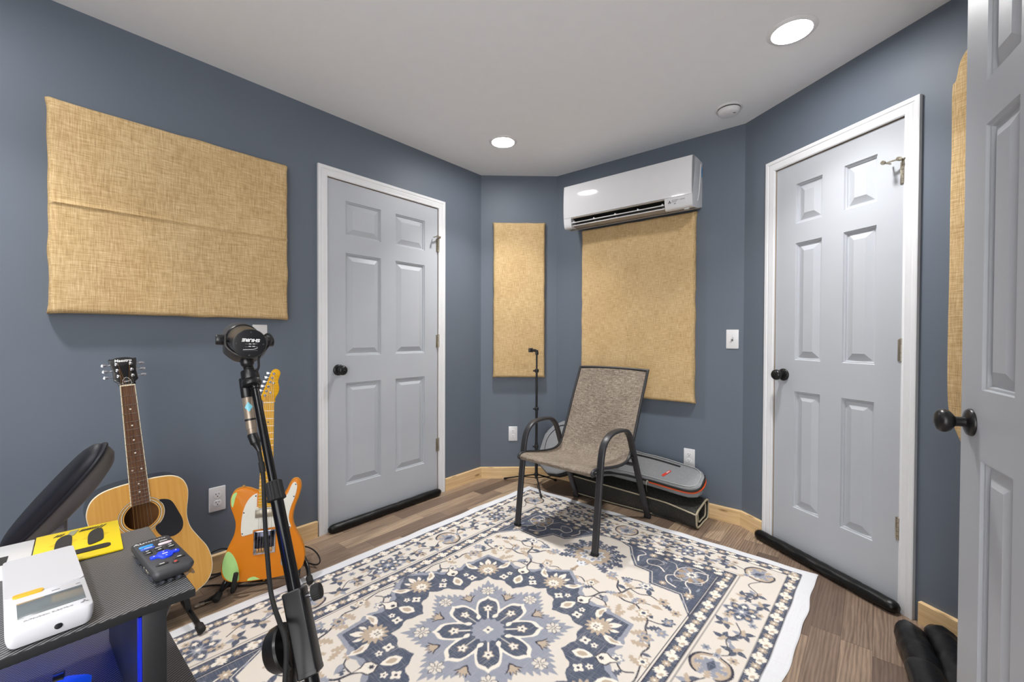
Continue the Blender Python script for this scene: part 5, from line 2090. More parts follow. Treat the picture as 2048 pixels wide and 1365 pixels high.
stopper('draft_stopper', ML, -1.275, -.448, -.036, .0255, 'black plush draft stopper along the foot of the left closed door', 1)
stopper('draft_stopper', MR, .150, .868, -.040, .0275, 'black plush draft stopper along the foot of the right-hand closed door', 5)
# folded one lying by the open door: two fat tubes doubled over
pts1 = [V((1.5249, 1.6501, 0.03)), V((1.4405, 1.5267, 0.045)), V((1.3698, 1.4155, 0.05)), V((1.292, 1.3021, 0.05)), V((1.2268, 1.2038, 0.05))]
pts2 = [V((1.6019, 1.6222, 0.03)), V((1.5482, 1.5272, 0.045)), V((1.4792, 1.4268, 0.05)), V((1.3867, 1.3153, 0.05)), V((1.2835, 1.204, 0.05))]
fs = root('draft_stopper', V((pts1[2].x, pts1[2].y, 0)), 'black plush draft stopper folded double on the floor beside the open door', 'draft stopper')
for nm, pts, r0, sd in (('tube', pts1, .047, 1.), ('tube', pts2, .047, 4.)):
    g = G()
    P_ = cr(pts, 10)
    p_, t_, n_ = g.frames(P_, (0, 0, 1))
    R = []
    for i in range(len(p_)):
        u = i / (len(p_) - 1)
        e = min(1, u * 5 + .22)
        b_ = t_[i].cross(V((0, 0, 1))).normalized()
        ring = []
        for k in range(26):
            a = 2 * PI * k / 26
            w_ = 1 + .12 * mnoise.noise(V((u * 11 + sd, math.cos(a) * 1.3, math.sin(a) * 1.3))) + .05 * mnoise.noise(V((u * 40, k * .5, sd)))
            rr = r0 * w_ * math.sqrt(e)
            q = p_[i] + b_ * (rr * math.cos(a) * 1.0) + V((0, 0, rr * math.sin(a)))
            q.z = max(.002, q.z)
            ring.append(q)
        R.append(ring)
    g.loft(R)
    g.obj(nm, 'plush', fs, 80)
g = G()
R = []
P_ = cr([V((1.3263, 1.3979, 0.085)), V((1.2808, 1.3167, 0.1)), V((1.211, 1.2145, 0.105)), V((1.156, 1.134, 0.1))], 8)
p_, t_, n_ = g.frames(P_, (0, 0, 1))
for i in range(len(p_)):
    u = i / (len(p_) - 1)
    b_ = t_[i].cross(V((0, 0, 1))).normalized()
    e = math.sqrt(min(1, u * 4 + .08))
    R.append([p_[i] + b_ * (.046 * e * math.cos(a)) + V((0, 0, .034 * e * math.sin(a))) for a in [2 * PI * k / 24 for k in range(24)]])
g.loft(R)
g.obj('folded_end', 'plush', fs, 80)

# ------------------------------------------------------------------ cables on the floor
gc = root('guitar_cable', V((-1.3294, 1.9202, 0.0)), 'black instrument cable with a jack plug lying on the floor between the two guitars', 'cable')
g = G()
g.tube(cr([V((-1.3117, 1.8, 0.01)), V((-1.297, 1.8237, 0.008)), V((-1.2866, 1.8772, 0.008)), V((-1.289, 1.9338, 0.008)), V((-1.2784, 1.9735, 0.008)), V((-1.2123, 1.9861, 0.008)), V((-1.1244, 1.9948, 0.008))], 8), .0075, 10)
g.obj('thick_cord', 'rubber', gc)
g = G()
g.tube(cr([V((-1.1114, 1.9716, 0.005)), V((-1.1887, 1.9473, 0.005)), V((-1.2723, 1.9429, 0.005)), V((-1.3429, 1.9464, 0.005)), V((-1.3872, 1.9383, 0.005)), V((-1.4348, 1.9112, 0.005)), V((-1.5316, 1.9492, 0.005)), V((-1.5183, 2.0229, 0.005)), V((-1.4207, 2.032, 0.005)), V((-1.3802, 2.0495, 0.005)), V((-1.4054, 1.9967, 0.006)), V((-1.4329, 1.9703, 0.007)), V((-1.4379, 2.0568, 0.008)), V((-1.4494, 2.1305, 0.01))] + [V((-1.380368347573722, 2.0694140564025165, 0.04)), V((-1.3657418016079839, 2.089787179705343, 0.085)), V((-1.3915866280467188, 2.05925776853592, 0.115)), V((-1.4303538677048206, 2.013463651781785, 0.105)), V((-1.4546722235850842, 1.981641999290426, 0.05))], 8), .0036, 8)
g.obj('cord', 'rubber', gc)
jp0, jp1 = V((-1.3204, 1.7832, 0.01)), V((-1.2758, 1.8239, 0.008))
jd = (jp1 - jp0).normalized()
jl = (jp1 - jp0).length
g = G()
g.lathe(jp0, jd, [(0, .0065), (.003, .0082), (jl * .28, .0082), (jl * .30, .0065), (jl * .32, .0070), (jl * .55, .0066), (jl * .57, .0032), (jl * .9, .0030), (jl * .92, .0022), (jl * .95, .0031), (jl, .0008)], 18)
g.obj('jack_plug', 'champagne', gc, 40)
lc = root('stand_cable', V((-0.9814, 2.0875, 0.0)), 'thin black cable looping over the floor right of the orange guitar, with a silver tag', 'cable')
g = G()
g.tube(cr([V((-1.1347, 2.221, 0.01)), V((-1.1071, 2.244, 0.03)), V((-1.0689, 2.2245, 0.045)), V((-1.011, 2.1836, 0.05)), V((-0.9606, 2.1337, 0.045)), V((-0.9405, 2.1053, 0.03)), V((-0.9578, 2.1055, 0.015)), V((-0.9967, 2.1201, 0.012)), V((-1.0403, 2.1387, 0.012)), V((-1.0888, 2.1556, 0.008))], 8), .0034, 8)
g.obj('cord', 'rubber', lc)
g = G()
a, b = V((-1.0408, 2.1397, 0.014)), V((-1.0045, 2.121, 0.014))
g.cyl(a, b, .0062, seg=14)
g.obj('silver_tag', 'chrome', lc)

# ------------------------------------------------------------------ patterned rug: the print is drawn into the colour of a fine cloth mesh
RO = V((.1268, 3.2517, 0))
RE1, RE2 = V((.7455, -.6665, 0)), V((-.6665, -.7455, 0))
RW, RL = 1.807, 2.66
SSP = .0016                               # drawing resolution, one quarter of the rug, mirrored twice
NU, NV = int(RW / 2 / SSP) // 2 * 2, int(RL / 2 / SSP) // 2 * 2
CX, CY = RW / 2, RL / 2
c8 = lambda *a: np.array(S(*a)[:3])
CREAM, WHITE, NAVY, BLUE, TAN, DTAN, INK, PALE = c8(221, 213, 203), c8(222, 223, 227), c8(84, 91, 108), c8(149, 153, 166), c8(188, 170, 150), c8(168, 146, 122), c8(60, 60, 72), c8(236, 228, 216)
img = np.zeros((NV, NU, 3))
img[:] = CREAM


def fill(pts, col, alpha=1.):
    p = np.array([(q[0] / SSP, q[1] / SSP) for q in pts])
    x0, y0 = np.floor(p.min(0)).astype(int)
    x1, y1 = np.ceil(p.max(0)).astype(int)
    x0, y0, x1, y1 = max(0, x0), max(0, y0), min(NU, x1 + 1), min(NV, y1 + 1)
    if x0 >= x1 or y0 >= y1:
        return
    X, Y = np.meshgrid(np.arange(x0, x1) + .5, np.arange(y0, y1) + .5)
    ins = np.zeros(X.shape, bool)
    n = len(p)
    for i in range(n):
        ax, ay = p[i]
        bx, by = p[(i + 1) % n]
        if ay == by:
            continue
        ins ^= ((ay > Y) != (by > Y)) & (X < (bx - ax) * (Y - ay) / (by - ay) + ax)
    sub = img[y0:y1, x0:x1]
    sub[ins] = sub[ins] * (1 - alpha) + col * alpha


def stroke(pts, wd, col, taper=False):
    p = [V((a[0], a[1], 0)) for a in pts]
    L_, R_ = [], []
    for i in range(len(p)):
        t = (p[min(i + 1, len(p) - 1)] - p[max(i - 1, 0)])
        if t.length < 1e-9:
            continue
        t.normalize()
        k = wd / 2 * ((1 - i / (len(p) - 1)) * .85 + .15 if taper else 1)
        L_.append((p[i].x - t.y * k, p[i].y + t.x * k))
        R_.append((p[i].x + t.y * k, p[i].y - t.x * k))
    fill(L_ + R_[::-1], col)


def curve(pts, n=6):
    return [(q.x, q.y) for q in cr([(a, b, 0) for a, b in pts], n)]


def place(loc, pos, ang=0., s=1., flip=False):
    ca, sa = math.cos(ang), math.sin(ang)
    o = []
    for x, y in loc:
        x, y = (-x if flip else x) * s, y * s
        o.append((pos[0] + x * ca - y * sa, pos[1] + x * sa + y * ca))
    return o


def rose(n, r_, d, ph=0., m=None):
    m = m or n * 8
    return [((r_ + d * math.cos(n * a)) * math.cos(a + ph), (r_ + d * math.cos(n * a)) * math.sin(a + ph)) for a in [2 * PI * k / m for k in range(m)]]


def star(tips, n, m=360, ph=0.):
    """tips: list of (deg, r) over 0..180/n degrees, mirrored and repeated n times"""
    half = 180. / n
    o = []
    for k in range(m):
        a = (360. * k / m) % (2 * half)
        a = min(a, 2 * half - a)
        for (a0, r0), (a1, r1) in zip(tips, tips[1:]):
            if a <= a1 + 1e-9:
                r_ = r0 + (r1 - r0) * (a - a0) / (a1 - a0)
                break
        t = math.radians(360. * k / m + ph)
        o.append((r_ * math.cos(t), r_ * math.sin(t)))
    return o


LEAF = curve([(0, 0), (.22, .16), (.55, .20), (.85, .09), (1, 0), (.8, -.06), (.5, -.13), (.2, -.11), (0, 0)], 4)
TULIP = [(0, -.45), (.16, -.30), (.28, -.05), (.62, .25), (.30, .18), (.36, .50), (.12, .28), (0, .62), (-.12, .28), (-.36, .50), (-.30, .18), (-.62, .25), (-.28, -.05), (-.16, -.30)]
JAG = [(0, 0), (.10, .10), (.22, .06), (.30, .20), (.44, .12), (.52, .26), (.66, .13), (.78, .20), (1, 0), (.80, -.10), (.70, -.02), (.58, -.16), (.46, -.05), (.36, -.18), (.24, -.06), (.12, -.12)]


def leaf(pos, ang, l, col, shape=None, wd=1., flip=False):
    fill(place([(x * l, y * l * wd * (-1 if flip else 1)) for x, y in (shape or LEAF)], pos, math.radians(ang)), col)


def flower(pos, r_, col, mid=None, n=5, ph=0., ring=None):
    fill(place(rose(n, r_ * .80, r_ * .20, ph), pos), col)
    if ring is not None:
        fill(place(rose(n, r_ * .56, r_ * .14, ph), pos), ring)
    if mid is not None:
        fill(place(rose(24, r_ * .26, 0), pos), mid)


def petals(pos, r_, n, wd, col, line=None, ph=0.):
    for k in range(n):
        a = ph + 2 * PI * k / n
        loc = [(r_ * (.12 + .88 * t), wd * r_ * math.sin(PI * t) * s) for s in (1, -1) for t in ([i / 8 for i in range(9)] if s == 1 else [1 - i / 8 for i in range(9)])]
        pp = place(loc, pos, a)
        fill(pp, col)
        if line is not None:
            stroke(pp + pp[:1], r_ * .07, line)


# ---- field and corners
def mir(p):
    return [(RW - x, y) for x, y in p]


BI, BV = .352, .325                      # inner edge of the inner border stripe
corner = [(BI, BV), (BI, .735), (.440, .605), (.575, .612), (.615, .520), (.694, .515), (.750, .440), (.800, .355), (.845, .338), (.87, .325)]
fill(corner, NAVY)
inn_ = [(BI + .012, BV), (BI + .012, .705), (.434, .592), (.566, .598), (.606, .507), (.688, .503), (.742, .430), (.794, .345), (.84, .328)]
stroke(inn_[1:], .0035, PALE)
stroke([(BI + .006, BV + .02), (BI + .006, .71)], .0032, PALE)
for pts in ([(.40, .62), (.41, .55), (.45, .50), (.44, .45), (.40, .44), (.39, .47), (.42, .48)], [(.47, .56), (.52, .54), (.54, .49), (.50, .46), (.47, .49), (.50, .51)],
            [(.56, .47), (.60, .44), (.65, .45), (.67, .41), (.63, .38), (.59, .40), (.61, .43)], [(.70, .46), (.72, .41), (.70, .37), (.73, .35), (.76, .36)], [(.39, .36), (.44, .37), (.46, .41), (.52, .40), (.55, .36), (.60, .355)]):
    stroke(curve(pts, 6), .0075, PALE, True)
for k in range(9):
    a = 45 + (k - 4) * 27
    q = (.452 + .020 * math.cos(math.radians(a)), .412 + .020 * math.sin(math.radians(a)))
    leaf(q, a, .058 if k % 2 == 0 else .046, DTAN if k % 2 == 0 else BLUE, JAG, 1.5)
fill(place(rose(9, .032, .005), (.452, .412)), BLUE)
fill(place(rose(9, .022, .005), (.452, .412)), PALE)
fill(place(rose(7, .011, .003), (.452, .412)), NAVY)
oc_ = place(curve([(-.075, -.01), (-.05, -.05), (.0, -.07), (.05, -.05), (.085, 0), (.05, .05), (0, .07), (-.05, .05), (-.075, .01)], 5), (.452, .412), math.radians(45), .98)
stroke(oc_, .0042, PALE)
for p, r_ in (((.405, .585), .024), ((.665, .355), .022), ((.53, .565), .018), ((.60, .345), .014)):
    flower(p, r_, TAN, PALE, 8)
for p, a in (((.42, .52), 40), ((.52, .50), 120), ((.58, .39), -30), ((.64, .47), 60), ((.47, .35), 10), ((.385, .50), 80), ((.76, .40), 100), ((.395, .66), -60)):
    leaf(p, a, .035, BLUE, JAG)

# ---- large palmette between the corners (on the rug's axis)
pc = (CX, .565)
for k in range(15):
    a = -90 + (k - 7) * 18.5
    rr = .165 if k % 2 == 0 else .145
    b = math.radians(a)
    q = (pc[0] + .085 * math.cos(b), pc[1] + .085 * math.sin(b))
    leaf(q, a, rr - .085 + .012, NAVY, JAG, 1.5)
    leaf(q, a + 5, (rr - .085) * .5, BLUE, LEAF, 1.5)
fill(place(rose(14, .098, .012), pc), NAVY)
fill(place(rose(17, .092, .007), pc), TAN)
fill(place(rose(9, .060, .010), pc), WHITE)
fill(place(rose(9, .050, .008), pc), BLUE)
fill(place(rose(7, .036, .008), pc), PALE)
fill(place(rose(5, .018, .005), pc), NAVY)
stroke(curve([(CX, .66), (CX, .70), (CX, .76)], 4), .016, DTAN)
flower((CX, .672), .028, WHITE, BLUE, 7)
flower((CX, .745), .018, DTAN, NAVY, 6)

# ---- vines with leaves and small flowers through the cream field
VN = INK
for pts, w_ in (([(.74, .905), (.715, .868), (.700, .82), (.655, .785), (.634, .765), (.62, .71), (.585, .67), (.575, .64)], .0095), ([(.655, .785), (.60, .805), (.55, .80), (.51, .825)], .008), ([(.634, .765), (.67, .735), (.69, .69), (.73, .665)], .008),
                ([(.700, .83), (.75, .815), (.775, .79)], .006), ([(.62, .71), (.57, .72), (.53, .70), (.48, .715)], .006), ([(.51, .825), (.47, .86), (.455, .91), (.43, .95)], .008), ([(.47, .86), (.42, .85), (.40, .82)], .006), ([(.715, .868), (.66, .87), (.63, .90)], .006),
                ([(.43, .95), (.40, 1.0), (.405, 1.05), (.385, 1.10)], .007), ([(.46, 1.14), (.42, 1.17), (.385, 1.15)], .006), ([(.385, 1.10), (.37, 1.18), (.385, 1.25)], .006), ([(.55, .80), (.535, .77), (.50, .76)], .005), ([(.80, .80), (.83, .78), (.86, .785)], .006), ([(.575, .64), (.61, .625), (.64, .635)], .006)):
    stroke(curve(pts, 6), w_, VN)
for p, a, l, c in (((.70, .84), 150, .05, NAVY), ((.64, .78), 20, .05, BLUE), ((.66, .80), 200, .06, TAN), ((.60, .70), -20, .055, TAN), ((.585, .665), 190, .05, NAVY), ((.55, .80), 80, .05, TAN), ((.57, .80), -110, .05, BLUE), ((.51, .82), 160, .05, NAVY), ((.69, .69), -10, .06, TAN), ((.68, .72), 170, .045, NAVY),
                   ((.47, .86), 30, .06, TAN), ((.455, .91), -150, .055, NAVY), ((.44, .93), 40, .06, TAN), ((.40, 1.0), 10, .06, TAN), ((.405, 1.05), 190, .03, NAVY), ((.42, .85), 200, .04, NAVY), ((.62, .73), 130, .05, TAN), ((.53, .70), -60, .045, NAVY), ((.75, .81), 30, .05, NAVY), ((.76, .80), -70, .05, TAN),
                   ((.385, 1.11), -30, .05, TAN), ((.42, 1.17), 60, .05, NAVY), ((.63, .90), 120, .05, TAN), ((.65, .87), -60, .045, BLUE), ((.80, .79), -150, .055, TAN), ((.85, .78), 60, .04, NAVY), ((.39, 1.25), 30, .06, TAN), ((.50, .76), 180, .045, TAN), ((.64, .635), 20, .05, NAVY), ((.47, .715), 150, .05, NAVY), ((.60, .84), 100, .05, TAN), ((.56, .87), 60, .06, TAN), ((.50, .93), 20, .055, TAN)):
    leaf(p, a, l * 1.15, c, JAG if l > .045 else LEAF, 1.35)
for p, r_, c, m, rg in (((.575, .645), .030, BLUE, NAVY, PALE), ((.50, .83), .030, TAN, NAVY, PALE), ((.735, .66), .026, BLUE, TAN, None), ((.775, .785), .024, TAN, NAVY, PALE), ((.43, .965), .030, BLUE, NAVY, TAN), ((.40, .82), .026, NAVY, TAN, BLUE), ((.47, .705), .026, TAN, NAVY, None), ((.385, 1.085), .026, TAN, NAVY, PALE),
                        ((.46, 1.13), .026, BLUE, NAVY, PALE), ((.63, .905), .022, TAN, NAVY, None), ((.395, .90), .024, BLUE, TAN, None), ((.54, .76), .020, TAN, NAVY, None), ((.80, .835), .022, BLUE, NAVY, TAN), ((.66, .66), .022, BLUE, NAVY, None), ((.39, 1.27), .030, NAVY, TAN, BLUE), ((.855, .80), .020, TAN, NAVY, None), ((.40, .745), .022, TAN, NAVY, None)):
    flower(p, r_ * 1.1, c, m, 6, .3, rg)

# ---- central medallion, eightfold
CC = (CX, CY)
ST = [(0, .572), (3.5, .545), (7, .525), (8.5, .512), (11, .514), (14, .500), (16, .476), (18.5, .470), (20.5, .462), (22.5, .436)]
fill(place(star([(a, r_ + .004) for a, r_ in ST], 8), CC), BLUE)
fill(place(star([(a, r_ - .017 - .004 * (a > 7)) for a, r_ in ST], 8), CC), NAVY)
for k in range(8):
    a0 = 2 * PI * k / 8
    u = lambda r_, dg: (CX + r_ * math.cos(a0 + math.radians(dg)), CY + r_ * math.sin(a0 + math.radians(dg)))
    d0 = math.degrees(a0)
    for s in (-1, 1):
        o = place([(0, 0), (.030, .012), (.055, .010), (.078, -.010), (.092, -.034), (.078, -.026), (.066, -.030), (.050, -.018), (.026, -.016)], u(.440, s * 5.5), a0 + math.radians(s * 66), 1., False)
        o = o if s == 1 else [(CX + (lambda q: q)(0), 0)] if False else place([(x, -y) for x, y in [(0, 0), (.030, .012), (.055, .010), (.078, -.010), (.092, -.034), (.078, -.026), (.066, -.030), (.050, -.018), (.026, -.016)]], u(.440, s * 5.5), a0 + math.radians(s * 66))
        fill(o, PALE)
        m_ = (sum(q[0] for q in o) / len(o), sum(q[1] for q in o) / len(o))
        fill([(m_[0] + (x - m_[0]) * .5, m_[1] + (y - m_[1]) * .5) for x, y in o], TAN)
        flower(u(.372, s * 11.5), .022, PALE, INK, 4, a0)
        flower(u(.405, s * 14.8), .015, PALE, INK, 5, a0)
        leaf(u(.470, s * 2.6), d0 + s * 28, .040, PALE, LEAF, 1.3, s < 0)
    leaf(u(.466, 0), d0, .062, PALE, LEAF, 1.2)
    leaf(u(.466, 0), d0, .062, PALE, LEAF, 1.2, True)
    fill(place(rose(13, .047, .009, a0), u(.436, 0)), TAN)
    fill(place(rose(9, .024, .004, a0), u(.426, 0)), PALE)
    fill(place(rose(4, .009, .004, a0), u(.424, 0)), INK)
    fill(place(rose(4, .005, .002, a0), u(.424, 0)), PALE)
    # outlined heart and bud in the notches
    h_ = 22.5
    hp = place([(-.006, 0), (.012, .026), (.034, .030), (.050, .012), (.078, 0), (.050, -.012), (.034, -.030), (.012, -.026)], u(.418, h_), a0 + math.radians(h_))
    fill(hp, PALE)
    stroke(hp + hp[:1], .0058, INK)
    flower(u(.434, h_), .011, INK, None, 6)
    bd_ = place([(-.038, 0), (-.018, .020), (.006, .022), (.030, .010), (.040, 0), (.030, -.010), (.006, -.022), (-.018, -.020)], u(.366, h_), a0 + math.radians(h_))
    fill(bd_, PALE)
    fill([(u(.366, h_)[0] + (x - u(.366, h_)[0]) * .55, u(.366, h_)[1] + (y - u(.366, h_)[1]) * .55) for x, y in bd_], TAN)
CRM = [(0, .372), (2, .358), (4, .346), (7, .340), (10, .342), (13, .336), (15, .318), (17.5, .308), (20, .300), (22.5, .286)]
fill(place(star(CRM, 8), CC), CREAM)
GR = [(0, .340), (1.4, .318), (2.6, .300), (4.6, .312), (5.2, .300), (6.0, .278), (8.4, .296), (9.2, .290), (10.0, .262), (12.6, .282), (13.6, .276), (14.2, .252), (17, .264), (18.5, .250), (20.5, .242), (22.5, .228)]
fill(place(star(GR, 8, 720), CC), BLUE)
for k in range(8):
    a0 = 2 * PI * k / 8
    u = lambda r_, dg: (CX + r_ * math.cos(a0 + math.radians(dg)), CY + r_ * math.sin(a0 + math.radians(dg)))
    petals(u(.256, 0), .033, 4, .30, CREAM, None, a0 + PI / 4)
    fill(place(rose(8, .026, .003, a0), u(.256, 0)), CREAM)
    petals(u(.256, 0), .034, 4, .24, CREAM, INK, a0)
    o = place([(y, x) for x, y in TULIP], u(.216, 22.5), a0 + math.radians(22.5), .058)
    fill(o, INK)
    fill(place([(y * .74 + .04, x * .74) for x, y in TULIP], u(.216, 22.5), a0 + math.radians(22.5), .058), TAN)
PT = [(0, .218), (3, .206), (7, .200), (11, .194), (14.5, .180), (17, .162), (20, .145), (22.5, .132)]
fill(place(star(PT, 8), CC), PALE)
fill(place(star([(0, .200), (3, .188), (7, .183), (11, .176), (14.5, .158), (17, .138), (20, .112), (22.5, .092)], 8), CC), NAVY)
for k in range(8):
    a0 = 2 * PI * k / 8
    u = lambda r_, dg: (CX + r_ * math.cos(a0 + math.radians(dg)), CY + r_ * math.sin(a0 + math.radians(dg)))
    stroke([u(.060, 0), u(.125, 0)], .0062, PALE)
    flower(u(.134, 0), .0225, TAN, None, 5, a0)
    flower(u(.134, 0), .0185, PALE, INK, 5, a0)
    leaf(u(.074, 14), math.degrees(a0) + 40, .036, PALE, LEAF, 1.6)
fill(place(rose(16, .066, .005), CC), BLUE)
petals(CC, .024, 5, .34, PALE, None, .3)
fill(place(rose(20, .0075, 0), CC), INK)

# ---- borders
def stripe_line(a, col, wd):
    stroke([(a, a * .9), (a, CY + .01)], wd, col)


OS, OSV, IS, ISV = (.062, .112), (.054, .103), (.292, .350), (.268, .325)
fill([(0, 0), (CX + .01, 0), (CX + .01, OSV[0]), (OS[0], OSV[0]), (OS[0], CY + .01), (0, CY + .01)], WHITE)
for (a, b), (av, bv) in ((OS, OSV), (IS, ISV)):
    fill([(a, av), (CX + .01, av), (CX + .01, bv), (b, bv), (b, CY + .01), (a, CY + .01)], NAVY)
    w_, wv = b - a, bv - av
    m_, mv = (a + b) / 2, (av + bv) / 2
    per = .098
    for horiz in (True, False):
        n = int(((CX if horiz else CY) - .04) / (per / 2)) + 2
        for k in range(n):
            c_ = (CX if horiz else CY) - k * per / 2
            if c_ < (m_ if horiz else mv) + .02:
                continue
            P_ = (lambda t, o: (c_ + t, mv + o * wv)) if horiz else (lambda t, o: (m_ + o * w_, c_ + t))
            base = 0 if horiz else 90
            if k % 2 == 0:
                flower(P_(0, 0), .0175, TAN, PALE, 8)
                leaf(P_(.016, .18), base + 20, .026, PALE, LEAF, 2.2)
                leaf(P_(-.016, -.18), base + 200, .026, PALE, LEAF, 2.2)
            else:
                for s in (-1, 1):
                    leaf(P_(-.018 * s, .08 * s), base + (30 if s > 0 else 210), .040, PALE, JAG, 2.2)
                    leaf(P_(.004 * s, -.22 * s), base + (-40 if s > 0 else 140), .022, TAN, LEAF, 1.6)
    flower((m_, mv), .022, TAN, PALE, 8)
    for e_, ev in ((a, av), (b, bv)):
        stroke([(e_, CY + .01), (e_, ev), ], .0045, INK)
        stroke([(e_, ev), (CX + .01, ev)], .0045, INK)
for a, av in ((IS[0] - .014, ISV[0] - .013), (IS[1] + .010, ISV[1] + .010)):
    stroke([(a, CY + .01), (a, av)], .0026, INK)
    stroke([(a, av), (CX + .01, av)], .0026, INK)


def big_flower(p, r_=.074):
    fill(place(star([(0, r_), (9, r_ * .90), (16, r_ * .78), (22.5, r_ * .70)], 8), p), BLUE)
    fill(place(star([(0, r_ * .90), (9, r_ * .80), (16, r_ * .68), (22.5, r_ * .58)], 8), p), NAVY)
    for k in range(8):
        a = 2 * PI * k / 8
        q = (p[0] + r_ * .58 * math.cos(a), p[1] + r_ * .58 * math.sin(a))
        stroke([p, q], .004, BLUE)
        fill(place(rose(5, .0095, .002), q), TAN if k % 2 else PALE)
    fill(place(rose(8, .020, .005), p), BLUE)
    fill(place(rose(8, .008, .002), p), PALE)


def palmette(p, ang, s=1.):
    for k in range(9):
        a = ang + (k - 4) * 26
        q = (p[0] + .022 * s * math.cos(math.radians(a)), p[1] + .022 * s * math.sin(math.radians(a)))
        leaf(q, a, .050 * s, BLUE if k % 2 else TAN, JAG, 1.6)
    fill(place(rose(9, .034 * s, .005 * s), p), BLUE)
    fill(place([(-.030, 0), (0, .016), (.034, 0), (0, -.016)], p, math.radians(ang), s), NAVY)
    # bracket scroll
    b = math.radians(ang)
    for sg in (1, -1):
        pts = [(-.055, sg * .012), (-.035, sg * .052), (.008, sg * .068), (.046, sg * .052), (.060, sg * .030)]
        stroke(place(curve(pts, 5), p, b, s), .011 * s, INK)
        stroke(place(curve([(x * .9, y * .86) for x, y in pts], 5), p, b, s), .010 * s, TAN)
    leaf(place([(-.07, 0)], p, b, s)[0], ang + 180, .04 * s, TAN, LEAF, 1.3)
    flower(place([(-.062, 0)], p, b, s)[0], .016 * s, BLUE, NAVY, 6)


def sprig(p, ang, s=1.):
    for da, l, c in ((0, .05, NAVY), (70, .042, NAVY), (-60, .040, BLUE), (150, .045, NAVY), (215, .034, TAN)):
        leaf(p, ang + da, l * s, c, LEAF, 1.5)
    flower(p, .012 * s, TAN, None, 5)


bu, bv_ = (OS[1] + IS[0]) / 2, (OSV[1] + ISV[0]) / 2
for v_ in (.553, CY):
    big_flower((bu, v_))
big_flower((.553, bv_), .070)
palmette((bu, .940), 90)
palmette((CX, bv_ + .005), -90, .95)
palmette((bu + .015, bv_ + .01), -135, .95)
for p, a in (((.185, .385), 20), ((.225, .43), 140), ((.150, .455), 80), ((.235, .665), -30), ((.16, .70), 60), ((.21, .76), 200), ((.16, .81), 10), ((.24, 1.06), 80), ((.155, 1.10), 190), ((.21, 1.16), -40), ((.165, 1.235), 60), ((.24, 1.24), 150),
             ((.345, .20), 10), ((.39, .155), 110), ((.43, .225), -50), ((.47, .145), 60), ((.655, .20), 30), ((.70, .15), 150), ((.735, .235), -40), ((.785, .17), 80), ((.63, .145), 0), ((.80, .245), 10)):
    sprig(p, a, .98)
for p, r_, c in (((.24, .61), .020, TAN), ((.145, .62), .018, BLUE), ((.15, .87), .020, TAN), ((.245, .86), .018, BLUE), ((.14, 1.02), .018, TAN), ((.245, 1.15), .022, TAN), ((.145, 1.17), .018, BLUE), ((.25, .49), .018, TAN), ((.14, .53), .016, TAN), ((.47, .235), .018, TAN), ((.635, .245), .02, TAN), ((.74, .145), .018, BLUE), ((.33, .15), .018, TAN), ((.82, .15), .018, TAN), ((.41, .20), .015, BLUE), ((.70, .205), .018, TAN)):
    flower(p, r_, c, NAVY, 6, .2)
for pts in ([(.20, .64), (.17, .70), (.20, .77), (.17, .84), (.19, .87)], [(.20, 1.01), (.23, 1.07), (.19, 1.13), (.21, 1.2), (.19, 1.25)], [(.19, .25), (.23, .32), (.18, .38), (.21, .47)], [(.28, .19), (.35, .17), (.42, .20), (.47, .18)], [(.63, .19), (.70, .21), (.77, .18), (.83, .20)]):
    stroke(curve(pts, 6), .0045, INK)

# ---- mesh: quarter drawing averaged to the cloth grid, then mirrored
CELL = SSP * 2
q_ = img.reshape(NV // 2, 2, NU // 2, 2, 3).mean((1, 3))
full = np.concatenate([q_, q_[:, ::-1]], 1)
full = np.concatenate([full, full[::-1]], 0)
keep = int(2.16 / CELL)
far = full[keep::8]
rowsv = [(i + .5) * CELL for i in range(keep)] + [(keep + 8 * i + .5) * CELL for i in range(len(far))]
full = np.concatenate([full[:keep], far], 0)
nr, ncol = full.shape[:2]
us = (np.arange(ncol) + .5) / ncol * RW
vs_ = np.array(rowsv) / rowsv[-1] * RL
U, W_ = np.meshgrid(us, vs_)
eu = np.minimum(U, RW - U)
ev = np.minimum(W_, RL - W_)
wav = lambda t, s: .0035 * np.sin(t * 7 + s) + .0025 * np.sin(t * 17 + 2 * s) + .002 * np.sin(t * 29 + s)
fu = np.clip(1 - eu / .12, 0, 1) ** 1.5
fv = np.clip(1 - ev / .12, 0, 1) ** 1.5
U2 = U + fu * wav(W_, np.where(U < CX, 1., 4.)) * 1.1
V2 = W_ + fv * wav(U, np.where(W_ < CY, 2.2, .4)) * 1.3
rip = .0012 + .0012 * (np.sin(U * 9 + 1) * np.sin(W_ * 7)) * np.clip(np.minimum(eu, ev) / .2, 0, 1) + .0035 * (fu * np.maximum(0, np.sin(W_ * 7 + np.where(U < CX, 1., 4.))) + fv * np.maximum(0, np.sin(U * 7 + 2.2)))
edge = np.clip(np.minimum(eu, ev) / .006, 0, 1)
Z = .0004 + (.0032 + rip) * np.sqrt(edge)
co_ = np.empty((nr * ncol, 3), np.float32)
co_[:, 0] = U2.ravel()
co_[:, 1] = -V2.ravel()
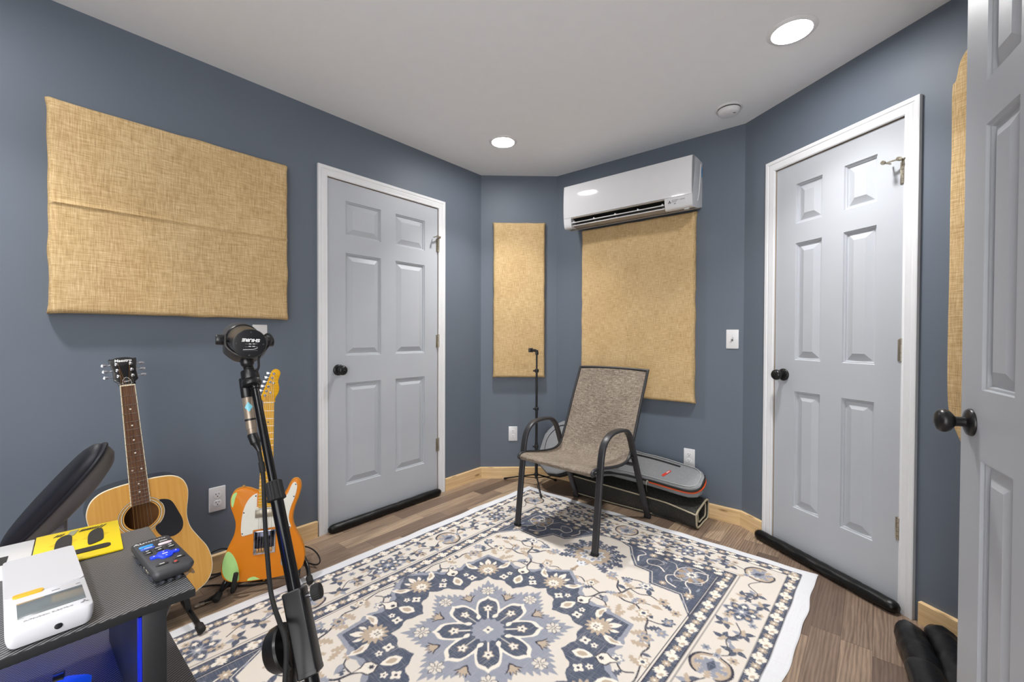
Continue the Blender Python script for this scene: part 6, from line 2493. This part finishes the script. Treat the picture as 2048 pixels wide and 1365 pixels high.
co_[:, 2] = Z.ravel()
me = bpy.data.meshes.new('area_rug')
idx = np.arange(nr * ncol).reshape(nr, ncol)
quads = np.stack([idx[:-1, :-1], idx[1:, :-1], idx[1:, 1:], idx[:-1, 1:]], -1).reshape(-1, 4)
me.vertices.add(nr * ncol)
me.vertices.foreach_set('co', co_.ravel())
nq = len(quads)
me.loops.add(nq * 4)
me.loops.foreach_set('vertex_index', quads.ravel().astype(np.int32))
me.polygons.add(nq)
me.polygons.foreach_set('loop_start', np.arange(0, nq * 4, 4, dtype=np.int32))
me.polygons.foreach_set('use_smooth', np.ones(nq, bool))
me.update(calc_edges=True)
at = me.color_attributes.new('print', 'FLOAT_COLOR', 'POINT')
rgba = np.ones((nr * ncol, 4), np.float32)
rgba[:, :3] = full.reshape(-1, 3)
at.data.foreach_set('color', rgba.ravel())
n = NT('printed_cotton_rug')
ca = n.add('ShaderNodeVertexColor', layer_name='print')
h1 = n.noise(n.mapped((12., 300., 60.)), 1., 3, .65)
h2 = n.noise(n.mapped((300., 12., 60.)), 1., 3, .65)
hh = n.math('MAXIMUM', n.math('MULTIPLY', n.math('SUBTRACT', h1, .53), 5., clamp=True), n.math('MULTIPLY', n.math('SUBTRACT', h2, .53), 5., clamp=True))
patch = n.math('ADD', n.math('MULTIPLY', n.noise(n.coords(), 3.2, 3), 1.3), -.15, clamp=True)
worn = n.mix(n.math('MULTIPLY', hh, n.math('MULTIPLY', patch, .6)), ca.outputs[0], S(206, 200, 198))
n.set(worn, .95, 0., .15)
n.bump(n.math('ADD', n.noise(n.mapped((900., 900., 900.)), 1., 1), n.math('MULTIPLY', hh, .4)), .25, .0008)
me.materials.append(n.m)
rug = bpy.data.objects.new('area_rug', me)
COL.objects.link(rug)
rug.matrix_world = Matrix(((RE1.x, -RE2.x, 0, RO.x), (RE1.y, -RE2.y, 0, RO.y), (0, 0, 1, 0), (0, 0, 0, 1)))
tag(rug, 'cream and slate blue medallion rug with floral border on the plank floor', 'rug')
